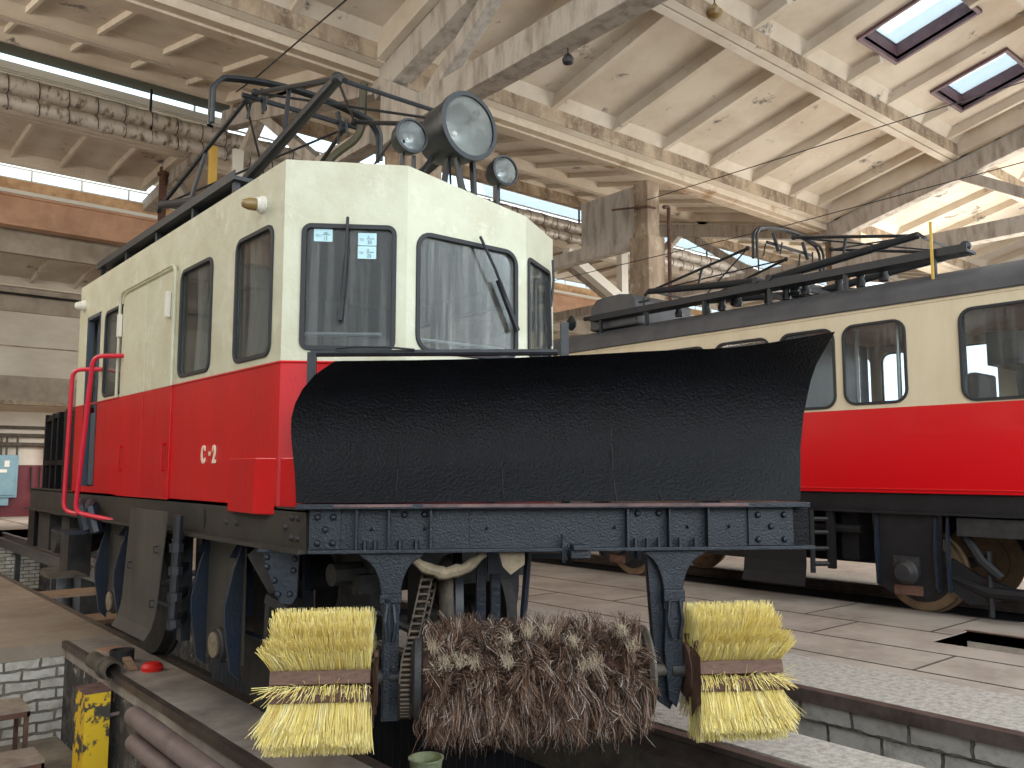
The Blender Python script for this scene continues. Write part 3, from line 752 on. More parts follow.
# cab interior
MB().box(1.99, 4.4, 4.9, 8.5, 1.3, 1.36).build('cab_floor', 'indark', LOCO, smooth=False)
MB().box(2.0, 4.4, 6.9, 6.95, 1.36, 3.02).build('bulkhead', 'inside', LOCO, smooth=False)
m = MB().box(2.3, 3.9, 4.45, 4.8, 1.36, 2.16).prism([(2.3, 4.45, 2.16), (2.3, 4.8, 2.16), (2.3, 4.8, 2.22)], (1.6, 0, 0)).box(2.5, 2.8, 4.5, 4.7, 2.2, 2.3)
m.build('driving_desk', 'inside', LOCO, smooth=False)
MB().box(2.35, 2.75, 5.3, 5.7, 1.75, 1.83).box(2.35, 2.75, 5.66, 5.74, 1.83, 2.3).build('driver_seat', 'seat', LOCO, smooth=False, bevel=.02)
m = MB()
for y in (4.75, 4.66, 5.6, 6.3): m.tube([(2.02, y, 2.95), (2.04, y + .01, 2.5), (2.02, y, 2.1)], .05, 8)
m.build('curtain', 'white', LOCO)
MB().tube([(2.1, 4.32, 2.25), (2.46, 4.06, 2.25)], .012, 8).tube([(2.62, 4.02, 2.24), (3.3, 4.02, 2.24)], .012, 8).build('demister_rail', 'chrome', LOCO)

# ---- frame
side = MB()
for s in (1, -1):
    x = TRK - s * 1.23
    if s < 0: sf = side.build('side_sill', 'dusty', LOCO, smooth=False); side = MB()
    side.box(min(x, x + s * .02), max(x, x + s * .02), 3.9 if s > 0 else 2.9, 10.3, 1.1, 1.3)
    side.box(min(x - s * .05, x + s * .1), max(x - s * .05, x + s * .1), 3.88 if s > 0 else 2.9, 10.3, 1.09, 1.11)
    side.box(min(x, x + s * .1), max(x, x + s * .1), 3.9 if s > 0 else 2.9, 10.3, 1.29, 1.31)
side.build('side_sill', 'soot', LOCO, smooth=False)
copies(RIVET(), 'rivet', 'under', sf, [((1.95, y, z), (-1, 0, 0)) for y, z in ((4.05, 1.16), (4.05, 1.26), (4.12, 1.21), (3.98, 1.26), (3.98, 1.16), (4.75, 1.2), (4.9, 1.2))])
MB().prism([(1.949, 5.25 + .022 * math.cos(a), 1.205 + .055 * math.sin(a)) for a in [2 * math.pi * k / 14 for k in range(14)]], (-.003, 0, 0)).build('sill_slot', 'soot', sf, smooth=False)
MB().box(2.1, 4.3, 4.4, 10.2, 1.14, 1.28).build('underframe', 'under', LOCO, smooth=False)

A0 = V3((1.95, 3.86, 0)); ang = math.radians(34)
DV = V3((math.cos(ang), -math.sin(ang), 0)); FV = V3((-math.sin(ang), -math.cos(ang), 0))
def W(s, o, z): return A0 + DV * s + FV * o + up * z      # along the beam, forward of it, height
def wb(m, s0, s1, o0, o1, z0, z1):
    return m.obox(W((s0 + s1) / 2, (o0 + o1) / 2, (z0 + z1) / 2), DV * (s1 - s0) / 2, FV * (o1 - o0) / 2, up * (z1 - z0) / 2)
m = MB()
wb(m, 0, 2.46, -.02, 0, 1.1, 1.31); wb(m, 0, 2.56, -.12, .05, 1.095, 1.113); wb(m, -.06, 2.53, -.14, .07, 1.31, 1.335)
bm_ = m.build('front_beam', 'beam', LOCO, smooth=False, bevel=.003)
for s in (.229, .386, .59, 1.58, 1.797, 2.0): wb(MB(), s - .006, s + .006, 0, .045, 1.112, 1.31).build('stiffener', 'beam', bm_, smooth=False, bevel=.002)
wb(MB(), .0, .15, 0, .014, 1.115, 1.308).build('end_plate', 'beam', bm_, smooth=False)
wb(MB(), 2.22, 2.46, 0, .014, 1.115, 1.308).build('end_plate', 'beam', bm_, smooth=False)
wb(MB(), .784, .79, 0, .006, 1.115, 1.308).build('weld_seam', 'beam', bm_, smooth=False)
sp = []
for s0 in (.04, 2.27):
    w_ = .075 if s0 < 1 else .14
    sp += [(W(s0 + a, .014, b), FV) for a, b in ((0, 1.27), (w_, 1.27), (w_ / 2, 1.21), (0, 1.145), (w_, 1.145))]
sp += [(W(s, 0, 1.28), FV) for s in (.46, .56, 1.64, 1.75)]
copies(RIVET(), 'rivet', 'beam', bm_, sp)
copies(RIVET(.008), 'small_rivet', 'beam', bm_, [(W(s, 0, 1.21), FV) for s in (.56, .3, .87, 1.52, 1.9, 2.12)])
copies(MB().cyl((0, 0, 0), (0, 0, .045), .012, 6), 'bolt', 'beam', bm_, [(W(s, .03, 1.112), (0, 0, 1)) for s in (1.62, 1.68, 1.74, 1.85, 1.93, .27, .32, .44, .52)])
m = MB(); wb(m, .55, 2.2, .072, .074, 1.318, 1.333); wb(m, .12, .5, .072, .0735, 1.32, 1.333)
m.build('rubbed_edge', 'pinkrust', bm_, smooth=False)
m = MB(); wb(m, 1.27, 1.37, .03, .14, 1.07, 1.11); wb(m, 1.28, 1.36, .05, .16, 1.11, 1.135); wb(m, 1.24, 1.27, .02, .05, 1.05, 1.14)
m.cyl(W(1.25, .04, 1.04), W(1.25, .04, 1.18), .01, 8)
m.build('step_bracket', 'beam', LOCO, smooth=False, bevel=.006)

# ---- plow blade: a curved sheet
ROWS = [(0.00, 0.050, -0.061, 1.341, 2.485, 1.345, 0.050), (0.10, -0.003, -0.073, 1.408, 2.514, 1.446, -0.003), (0.20, -0.047, -0.084, 1.477, 2.539, 1.533, -0.047),
        (0.30, -0.080, -0.098, 1.548, 2.559, 1.621, -0.080), (0.40, -0.090, -0.108, 1.619, 2.573, 1.711, -0.090), (0.50, -0.100, -0.116, 1.691, 2.592, 1.801, -0.100),
        (0.60, -0.080, -0.114, 1.762, 2.602, 1.889, -0.080), (0.70, -0.060, -0.094, 1.832, 2.611, 1.975, -0.045), (0.80, -0.013, -0.053, 1.900, 2.609, 2.056, 0.029),
        (0.90, 0.047, 0.012, 1.965, 2.615, 2.131, 0.125), (0.95, 0.083, 0.063, 1.996, 2.614, 2.165, 0.182), (1.00, 0.120, 0.118, 2.028, 2.612, 2.199, 0.240)]
NU = 40
V = []; F = []
rr = random.Random(3)
dent = [[rr.uniform(-.004, .004) for _ in range(NU + 1)] for _ in ROWS]
for k in (0, 1):
    for j, (v, o, s0, z0, s1, z1, o1) in enumerate(ROWS):
        for i in range(NU + 1):
            t = i / NU
            s = s0 + (s1 - s0) * t
            oo = o + (o1 - o) * max(0, (t - .78) / .22) ** 1.6 + dent[j][i]
            z = z0 + (z1 - z0) * t
            # the sheet's top edge sags in the middle and flicks up at the right tip
            z += v ** 4 * (-.036 * math.sin(math.pi * t) - .02 * math.exp(-((t - .82) / .14) ** 2))
            V.append(W(s, oo - k * .014, z))
nr = len(ROWS); wN = NU + 1
for k in (0, 1):
    for j in range(nr - 1):
        for i in range(NU):
            a = k * nr * wN + j * wN + i
            q = (a, a + 1, a + wN + 1, a + wN)
            F.append(q if k == 0 else q[::-1])
def edge(idx):
    for a, b in zip(idx[:-1], idx[1:]): F.append((a, b, b + nr * wN, a + nr * wN))
edge([i for i in range(wN)]); edge([(nr - 1) * wN + i for i in range(wN)]); edge([j * wN for j in range(nr)]); edge([j * wN + NU for j in range(nr)])
blade = MB().add(V, F).build('plow_blade', 'black', LOCO)
for s in (.42, .95, 1.75): MB().tube([W(s, .057, 1.35), W(s, .0, 1.42), W(s + .002, -.04, 1.5)], .003, 5).build('blade_seam', 'soot', blade)
m = MB()
m.tube([W(1.52, .052, 1.345), W(1.525, -.04, 1.49), W(1.53, -.088, 1.64), W(1.53, -.094, 1.72)], .003, 5)
m.build('blade_seam', 'soot', blade)
# stiffeners behind, rail along the top
m = MB()
m.tube([W(-.03, -.12, 2.095), W(1.25, -.12, 2.12)], .018, 8)
wb(m, -.045, .0, -.14, -.1, 1.335, 2.1); wb(m, 1.27, 1.31, -.15, -.11, 1.335, 2.28)
m.build('blade_rail', 'panto', LOCO, smooth=False)
for s in (.3, .9, 1.5, 2.1): MB().prism([W(s, -.12, 1.335), W(s, -.5, 1.335), W(s, -.13, 1.95)], DV * .02).build('blade_bracket', 'black', LOCO, smooth=False)
wb(MB(), .1, 2.5, -.6, -.1, 1.3, 1.332).build('deck_plate', 'black', LOCO, smooth=False)
MB().tube([W(.1, -.1, 2.12), W(.2, -.06, 2.125), W(.35, -.09, 2.13), W(.5, -.1, 2.12)], .006, 6).build('cable', 'rubber', LOCO)
m = MB(); wb(m, 2.46, 2.56, -.3, -.02, 1.11, 1.31); m.build('beam_end', 'black', LOCO, smooth=False)

# ---- hanger legs under the beam
def leg(s0, s1, n0, n1, zb, name='hanger_leg'):
    sc_ = (s0 + s1) / 2; q = []
    L = [(s0, 1.095)]; R = [(s1, 1.095)]
    for k in range(1, 9):
        t = k / 8; e = math.sin(t * math.pi / 2)
        L.append((s0 + (n0 - s0) * e, 1.075 - .2 * (1 - math.cos(t * math.pi / 2)))); R.append((s1 + (n1 - s1) * e, 1.075 - .2 * (1 - math.cos(t * math.pi / 2))))
    L.append((n0, .8)); R.append((n1, .8))
    m = MB().prism([W(a, .02, b) for a, b in L + R[::-1]], -FV * .05)
    return m.build(name, 'beam', LOCO, smooth=False, bevel=.006)
l1 = leg(.235, .567, .352, .446, .8)
m = MB(); wb(m, .36, .44, -.03, .03, .3, .9); wb(m, .37, .40, .03, .05, .32, .88); wb(m, .35, .45, -.06, .05, .86, .9)
for z in (.4, .55, .7): m.cyl(W(.42, .03, z), W(.42, .05, z), .014, 8)
m.tube([W(.385, .05, .85), W(.375, .07, .77), W(.385, .06, .68)], .01, 6); m.tube([W(.415, .05, .85), W(.425, .07, .77), W(.415, .06, .68)], .01, 6)
m.build('axle_arm', 'beam', l1, smooth=False)
l2 = leg(1.655, 2.0, 1.765, 1.865, .8)
m = MB()
m.prism([W(1.69, -.02, 1.06), W(1.735, -.02, 1.06), W(1.86, -.02, .8), W(1.87, -.02, .45), W(1.80, -.02, .3), W(1.74, -.02, .34), W(1.72, -.02, .6)], -FV * .06)
m.prism([W(1.775, .03, .86), W(1.85, .03, .86), W(1.86, .03, .5), W(1.82, .03, .32), W(1.78, .03, .36), W(1.76, .03, .6)], -FV * .05)
m.tube([W(1.79, .04, .85), W(1.775, .05, .75), W(1.8, .05, .66)], .01, 6); m.tube([W(1.84, .04, .85), W(1.85, .05, .75), W(1.835, .05, .66)], .01, 6)
wb(m, 1.76, 1.87, -.06, .04, .84, .9)
m.build('axle_arm', 'beam', l2, smooth=False, bevel=.005)
# ---- roller broom
BC = (0.0, .5)     # forward offset and height of the brush axis
def Wp(s, r, th): return W(s, BC[0] + r * math.cos(th), BC[1] + r * math.sin(th))     # th = 0 faces the camera
broom = MB().cyl(W(.56, 0, .5), W(1.65, 0, .5), .12, 20).build('roller_broom', 'rust', LOCO)
rnd = random.Random(11)
HV, HF = [], []
def ribbon(pts, w0, w1, side):
    n0 = len(HV); k = len(pts) - 1
    for i, p in enumerate(pts):
        h = side * ((w0 + (w1 - w0) * i / k) / 2)
        HV.append(p - h); HV.append(p + h)
    for i in range(k): HF.append((n0 + 2 * i, n0 + 2 * i + 1, n0 + 2 * i + 3, n0 + 2 * i + 2))
def rvec(a=1.0): return V3((rnd.uniform(-a, a), rnd.uniform(-a, a), rnd.uniform(-a, a)))
for tuft in range(720):
    s = rnd.uniform(.60, 1.63); th = rnd.uniform(-1.75, 2.3)
    tip_s = min(1.63, max(.60, s + rnd.gauss(0, .045))); tip_th = th + rnd.gauss(-.12, .28); R = rnd.uniform(.23, .32)
    curl = rnd.gauss(0, .05); curl2 = rnd.gauss(0, .35); sw = rnd.gauss(0, .02)
    for k in range(26):
        ds, dt = rnd.gauss(0, .02), rnd.gauss(0, .10)
        e_s, e_t, rk = rnd.gauss(0, .015), rnd.gauss(0, .06), R * rnd.uniform(.86, 1.05)
        pts = []
        for q in range(6):
            t = q / 5
            r_ = .11 + (rk - .11) * (t ** .85)
            a_ = th + dt * (1 - t) + (tip_th - th + e_t) * t + curl2 * t * t * .55
            s_ = s + ds * (1 - t) + (tip_s - s + e_s) * t + curl * math.sin(t * 2.6) * .5 + sw * t * t
            p = Wp(s_, r_, a_)
            p.z -= .02 * t * t
            pts.append(p)
        ribbon(pts, .0046, .002, rvec().normalized())
# stray pale ends hanging below
for k in range(500):
    s = rnd.uniform(.62, 1.6); th = rnd.uniform(-1.9, -.3); a = rnd.gauss(0, .4); b = rnd.gauss(0, .06)
    ribbon([Wp(s + b * t, .2 + .16 * t + .02 * math.sin(5 * t + k), th + a * t * t) for t in (0, .25, .5, .75, 1)], .003, .0012, rvec().normalized())
h = build_raw('broom_hair', HV, HF, 'broomhair', broom); h['kind'] = 'stuff'
HV, HF = [], []
for k in range(17):
    s = .6 + k * .064 + rnd.uniform(-.03, .03); th = rnd.uniform(.3, .95)
    if k in (4, 9, 13, 16, 18, 21): continue
    for q in range(90):
        a, b = rnd.gauss(0, .011), rnd.gauss(0, .045); r0 = rnd.uniform(.25, .29); c1 = rnd.gauss(0, .02)
        ribbon([Wp(s + a + c1 * t * t, r0 + .055 * t, th + b + .1 * t * rnd.uniform(-1, 1)) for t in (0, .35, .7, 1)], .0024, .0016, rvec().normalized())
h = build_raw('pale_tufts', HV, HF, 'fluff', broom); h['kind'] = 'stuff'
m = MB().lathe([(0, .2), (.02, .22), (.03, .22), (.04, .19)], W(1.64, 0, .5), DV, 28).cyl(W(1.64, 0, .5), W(1.9, 0, .5), .03, 12)
m.build('end_disc', 'grime', broom)
m = MB().lathe([(0, .17), (.02, .2), (.05, .2), (.06, .17)], W(.5, 0, .5), DV, 28).cyl(W(.2, 0, .5), W(.56, 0, .5), .035, 12)
m.build('end_disc', 'under', broom)
# ---- drive chain between leg and broom, up to the sprocket housing
ch = MB()
path = [W(.585, -.1, 1.0), W(.55, -.03, .85), W(.515, .03, .70), W(.485, .1, .60), W(.475, .13, .50), W(.475, .12, .40), W(.475, .08, .33)]
def along(path, t):
    seg = t * (len(path) - 1); i = min(int(seg), len(path) - 2); return path[i].lerp(path[i + 1], seg - i)
N = 27
for i in range(N):
    p, q = along(path, i / N), along(path, (i + 1) / N)
    c = (p + q) / 2; d = (q - p); L = d.length; d.normalize(); nn = d.cross(DV).normalized()
    for off in (-.026, .026): ch.obox(c + DV * off, d * L * .62, DV * .004, nn * .015)
    ch.cyl(c - DV * .03, c + DV * .03, .0125, 8)
for i in range(N):
    p, q = along(path, i / N) - FV * .1 + DV * .03, along(path, (i + 1) / N) - FV * .1 + DV * .03
    c = (p + q) / 2; d = (q - p); L = d.length; d.normalize(); nn = d.cross(DV).normalized()
    for off in (-.026, .026): ch.obox(c + DV * off, d * L * .62, DV * .004, nn * .015)
    ch.cyl(c - DV * .03, c + DV * .03, .0125, 8)
ch.build('drive_chain', 'chain', LOCO, smooth=False)
m = MB().lathe([(0, .02), (.0, .24), (.02, .27), (.05, .29), (.07, .29), (.07, .05)], W(.64, -.38, .76), DV, 36)
g = m.build('sprocket_housing', 'grime', LOCO)
MB().lathe([(.06, .26), (.06, .31), (.1, .31), (.1, .26)], W(.66, -.38, .76), DV, 36, caps=False).build('housing_rim', 'panto', g)
m = MB(); wb(m, .66, .75, .05, -.1, .98, 1.06)
m = MB().tube([W(.48 + .38 * t, -.03, 1.09 - .1 * math.sin(math.pi * t) ** .8 + .004 * math.sin(t * 23)) for t in [k / 14 for k in range(15)]], [.02 + .012 * math.sin(math.pi * k / 14) + .004 * math.sin(k * 2.3) for k in range(15)], 9)
m.prism([W(.93, -.05, 1.09), W(1.06, -.05, 1.09), W(1.06, -.05, 1.03), W(.99, -.05, .98), W(.95, -.05, 1.02)], FV * .05)
m.build('canvas_rag', 'canvas', LOCO)
m = MB().tube([W(1.145, -.5, 1.09), W(1.105, -.5, .6)], .02, 8); wb(m, .85, .9, -.55, -.45, .6, 1.08); wb(m, .93, .98, -.55, -.45, .6, 1.08); wb(m, .9, 1.02, -.4, -.3, .95, 1.09)
wb(m, 1.05, 1.35, -.62, -.56, 1.0, 1.03); m.lathe([(0, .03), (.05, .03)], W(1.35, -.6, 1.0), DV, 10)
m.build('brake_rod', 'navy', LOCO, smooth=False)

# ---- yellow side brushes
def side_brush(s0, s1, inner):
    b = MB().cyl(W(s0, 0, .5), W(s1, 0, .5), .05, 14).build('side_brush', 'rust', LOCO)
    se = s1 if inner > 0 else s0
    MB().lathe([(0, .05), (0, .13), (.02, .13), (.02, .05)], W(se - .01, 0, .5), DV, 20).prism([W(se - .005, .1, .62), W(se + .012, .1, .62), W(se + .012, .19, .6), W(se + .012, .19, .38), W(se - .005, .19, .38), W(se - .005, .1, .3)], FV * .012).build('end_plate', 'rust', b)
    lo, hi = (s0 + .02, s1 - .02)
    # wooden boards that grip the bristles, round the drum
    for th in (15, -14, 60, 105, 150, -60, -105, -150):
        a = math.radians(th)
        m = MB().obox(Wp((lo + hi) / 2, .16, a), DV * (hi - lo) / 2, (FV * math.cos(a) + up * math.sin(a)) * .016, (up * math.cos(a) - FV * math.sin(a)) * .031)
        m.build('brush_board', 'wood', b, smooth=False, bevel=.004)
    global HV, HF
    HV, HF = [], []
    out = -1 if inner > 0 else 1          # free end of the brush
    def row(th, r0, r1, n, fan, droop=0.0, sd=.05, bendth=0.0):
        for k in range(int(n * 1.35)):
            t = rnd.random(); s = lo + (hi - lo) * t
            e = t if out > 0 else 1 - t
            f = fan * max(0, e - .45) / .55
            a0 = math.radians(th) + rnd.gauss(0, .035)
            a1 = a0 + rnd.gauss(0, sd) + bendth
            R = r1 * rnd.uniform(.93, 1.03) ; ds = out * f * rnd.uniform(.6, 1.1) + rnd.gauss(0, .008)
            pts = []
            for q in range(4):
                u = q / 3
                pts.append(Wp(s + ds * u * u, r0 + (R - r0) * u, a0 + (a1 - a0) * u))
            w = rnd.uniform(.0026, .0042)
            n0 = len(HV); d = (pts[-1] - pts[0]).normalized(); x = d.cross(rvec()).normalized(); y = d.cross(x)
            for q, p in enumerate(pts):
                ww = w * (1 - .35 * q / 3) * .5
                for j in range(3):
                    an = 2.094 * j; HV.append(p + (x * math.cos(an) + y * math.sin(an)) * ww)
            for q in range(3):
                for j in range(3):
                    HF.append((n0 + 3 * q + j, n0 + 3 * q + (j + 1) % 3, n0 + 3 * q + 3 + (j + 1) % 3, n0 + 3 * q + 3 + j))
    row(98, .12, .325, 520, .02); row(82, .12, .32, 520, .02); row(64, .13, .315, 560, .015); row(44, .14, .315, 560, .03)
    row(27, .15, .28, 460, .06, bendth=.25); row(1, .16, .215, 130, .07, sd=.16, bendth=-.18)
    row(-26, .15, .28, 520, .08, bendth=-.35); row(-44, .14, .325, 620, .05, bendth=-.12); row(-70, .12, .335, 620, .03); row(-92, .12, .335, 520, .02)
    row(125, .12, .33, 300, 0); row(155, .12, .33, 260, 0); row(-125, .12, .33, 260, 0); row(-155, .12, .33, 220, 0)
    h = build_raw('bristles', HV, HF, 'bristle', b); h['kind'] = 'stuff'
side_brush(-.165, .335, 1)
side_brush(1.875, 2.335, -1)
MB().cyl(W(.3, 0, .5), W(.4, 0, .5), .04, 12).cyl(W(1.8, 0, .5), W(1.92, 0, .5), .04, 12).build('brush_axle', 'under', LOCO)

# ---- running gear
def wheel(x, y, s, mat='under'):
    # s = +1: outer face towards -x
    m = MB().lathe([(0, .3), (0, .4), (.015, .45), (.1, .455), (.11, .48), (.135, .48), (.14, .38), (.11, .36), (.11, .12), (.16, .1), (.16, .03)], (x, y, .455), (s, 0, 0), 40)
    w = m.build('wheel', mat, LOCO)
    MB().lathe([(-.012, .02), (-.012, .33), (0.02, .36), (0.02, .02)], (x + s * .03, y, .455), (s, 0, 0), 36).build('wheel_disc', 'navy', w)
    return w
for y in (5.19, 7.42):
    wheel(RL - .07, y, 1); wheel(RR + .07, y, -1)
    MB().cyl((RL, y, .455), (RR, y, .455), .07, 16).build('axle', 'under', LOCO)
    for s, xs in ((1, 2.06), (-1, 4.09)):
        m = MB()
        if s > 0: m.box(xs, xs + .03, y - .26, y + .26, .36, 1.1)
        else: m.box(xs - .03, xs, y - .26, y + .26, .36, 1.1)
        pd = m.build('axle_guard', 'guard', LOCO, smooth=False)
        for yy_ in (y + .27, y - .27):
            q = [(0, 1.1), (-.03, 1.0), (-.06, .92), (-.105, .72), (-.105, .62), (-.06, .34), (0, .28)]
            MB().prism([(xs + s * a, yy_ - .012, z) for a, z in q], (0, .024, 0)).build('guard_flange', 'navy', pd, smooth=False, bevel=.004)
        for yg in (y - .26, y + .246): MB().prism([(xs, yg, 1.1), (xs, yg, .98), (xs - s * .08, yg, .99)], (0, .014, 0)).build('gusset', 'navy', pd, smooth=False)
        bx = MB().lathe([(0, .1), (.05, .1), (.06, .085), (.07, .085)], (xs + s * .02, y, .45), (-s, 0, 0), 20).build('axle_box', 'under', pd)
    # leaf spring
    m = MB()
    for k in range(5): m.box(2.14, 2.22, y - .6 + k * .09, y + .6 - k * .09, .98 - k * .022, 1.0 - k * .022)
    m.cyl((2.12, y - .58, 1.02), (2.24, y - .58, 1.02), .035, 10).cyl((2.12, y + .58, 1.02), (2.24, y + .58, 1.02), .035, 10).box(2.13, 2.23, y - .05, y + .05, .6, 1.0)
    m.build('leaf_spring', 'navy', LOCO, smooth=False)
    cp = MB().lathe([(0, .075), (.02, .075), (.025, .055)], (2.02, y, .45), (-1, 0, 0), 20).build('axle_cap', 'canvas', LOCO)
# gear case, motor, brake rigging - the dark mass between the wheels
MB().lathe([(0, .2), (.05, .26), (.5, .26), (.55, .2)], (2.7, 6.1, .62), (1, 0, 0), 24).build('traction_motor', 'under', LOCO)
MB().box(2.5, 3.9, 6.4, 6.9, .55, 1.1).build('resistor_case', 'under', LOCO, smooth=False)
MB().box(2.55, 3.8, 4.4, 4.7, .8, 1.1).build('cross_beam', 'under', LOCO, smooth=False)
for y in (4.62, 5.85, 6.8, 8.0):
    MB().prism([(2.3, y - .05, .2), (2.36, y + .05, .2), (2.36, y + .08, .8), (2.3, y - .02, .8)], (.06, 0, 0)).bar((2.33, y, .75), (2.33, y + .02, 1.1), .03, .05).build('brake_block', 'navy', LOCO, smooth=False)
MB().tube([(2.2, 4.6, .5), (2.2, 8.0, .5)], .018, 8).build('brake_rod', 'navy', LOCO)
MB().tube([(2.26, 5.6, .9), (2.26, 6.9, .62)], .022, 8).build('brake_lever', 'navy', LOCO)
MB().box(2.2, 2.3, 5.62, 5.95, .5, .7).cyl((2.15, 5.75, .62), (2.35, 5.75, .62), .09, 14).build('brake_cylinder', 'navy', LOCO, smooth=False)
# riveted hanger bracket at the front corner, beside the brush
m = MB().prism([W(-.28, -.3, 1.09), W(-.085, -.3, 1.09), W(-.095, -.3, .84), W(-.12, -.3, .805), W(-.18, -.3, .81), W(-.25, -.3, .98)], -FV * .03)
wb(m, -.3, -.07, -.36, -.28, 1.075, 1.092)
br_ = m.build('corner_bracket', 'navy', LOCO, smooth=False, bevel=.004)
copies(RIVET(), 'rivet', 'navy', br_, [(W(a, -.3, b), FV) for a, b in ((-.25, 1.05), (-.25, 1.0), (-.11, 1.04), (-.115, .98), (-.19, .86), (-.13, .86), (-.21, .93))])
m = MB().bar((2.03, 4.65, 1.06), (2.12, 4.5, .82), .05, .12).bar((2.1, 4.55, .8), (2.2, 4.3, .7), .16, .05).bar((2.15, 4.7, .75), (2.15, 4.72, .45), .05, .06).tube([(2.2, 4.5, .75), (2.3, 4.2, .6), (2.5, 4.0, .7)], .03, 8).box(2.3, 3.4, 3.98, 4.05, .85, .95).cyl((2.2, 4.1, .95), (2.5, 4.1, .95), .06, 12)
m.box(2.38, 2.46, 4.0, 4.3, .6, 1.05).tube([(2.1, 4.3, .72), (2.35, 3.95, .78), (2.6, 3.75, .62)], .025, 8).box(2.55, 2.6, 3.8, 3.9, .6, 1.0)
m.build('brake_hanger', 'under', LOCO, smooth=False)
# side wing: a hanging sheet on a hinge post
V = []
prof = [(0, 1.24), (0, .62), (-.004, .57), (-.018, .50), (-.05, .43)]
m = MB()
for off in (0, .008):
    for (dx, z) in prof:
        t = (1.24 - z) / .8
        for y in (6.23 + .16 * t, 5.48 + .2 * min(1, t)): V.append((1.8 + dx + off, y, z))
k = len(prof) * 2; F = []
for i in range(len(prof) - 1):
    a = 2 * i; F += [(a, a + 1, a + 3, a + 2), (k + a, k + a + 2, k + a + 3, k + a + 1), (a, a + 2, k + a + 2, k + a), (a + 1, k + a + 1, k + a + 3, a + 3)]
F += [(0, k, k + 1, 1), (k - 2, k - 1, 2 * k - 1, 2 * k - 2)]
wing = m.add(V, F).build('side_wing', 'guard', LOCO, smooth=False)
for y, z in ((5.62, 1.0), (6.15, .86), (5.66, .66)): MB().tube([(1.795, y, z + .02), (1.77, y, z + .02), (1.77, y, z - .02), (1.795, y, z - .02)], .006, 6).build('wing_loop', 'panto', wing)
m = MB().tube([(1.85, 5.47, .52), (1.85, 5.42, 1.22)], .03, 8)
for z in (1.02, .88, .72, .56): m.tube([(1.85, 5.44, z - .025), (1.85, 5.44, z + .025)], .045, 8).bar((1.85, 5.44, z), (2.0, 5.7, z), .05, .05)
m.box(1.98, 2.04, 5.68, 5.76, .4, 1.1)
m.build('hinge_post', 'panto', LOCO)
# step and sand pipes further back
MB().box(1.7, 2.0, 7.6, 8.1, .98, 1.0).build('side_step', 'navy', LOCO, smooth=False)
MB().box(1.72, 2.0, 8.1, 8.5, .58, .6).build('side_step', 'grime', LOCO, smooth=False)
for ya in (7.45, 7.75): MB().tube([(1.9, ya, 1.0), (1.86, ya + .05, 1.18), (1.9, ya + .25, 1.22), (2.0, ya + .27, 1.0)], .05, 8).build('spring_hanger', 'navy', LOCO)
m = MB().lathe([(0, .12), (.1, .15), (.3, .15), (.4, .12)], (1.98, 9.3, .82), (1, 0, 0), 18).box(2.0, 2.2, 8.8, 9.1, .5, 1.1).box(2.0, 2.3, 9.6, 10.1, .7, 1.1)
m.build('air_tank', 'under', LOCO)
# rear platform: tank, switch frame and railings
MB().box(2.0, 4.4, 8.6, 10.5, 1.06, 1.14).box(1.98, 4.4, 10.2, 10.5, .7, 1.1).build('rear_platform', 'black', LOCO, smooth=False)
MB().box(2.05, 3.2, 8.95, 9.5, 1.14, 2.13).build('equipment_box', 'black', LOCO, smooth=False, bevel=.05)
m = MB()
for y in (9.85, 10.1, 10.42): m.box(2.08, 2.14, y - .03, y + .03, 1.1, 2.1)
m.bar((2.11, 9.8, 2.08), (2.11, 10.45, 2.04), .05, .05); m.box(2.08, 2.14, 9.5, 10.45, 1.55, 1.6); m.bar((2.11, 10.42, 2.02), (2.11, 10.3, 1.15), .04, .04)
m.lathe([(0, .25), (.08, .3), (.2, .3)], (2.3, 10.0, 1.42), (1, 0, 0), 18)
m.build('platform_railing', 'black', LOCO, smooth=False)

# ---- roof: cable tray, pantograph, lamps
m = MB()
m.box(2.04, 2.22, 5.2, 8.45, 3.36, 3.385).box(2.04, 2.05, 5.2, 8.45, 3.385, 3.42)
for y in (8.38, 7.6, 6.8, 6.0, 5.26): m.box(2.06, 2.1, y - .02, y + .02, 3.17, 3.36)
m.build('roof_tray', 'panto', LOCO, smooth=False)
m = MB().tube([(2.16, 8.3, 3.30), (2.16, 5.3, 3.30)], .05, 10); m.build('roof_conduit', 'panto', LOCO)

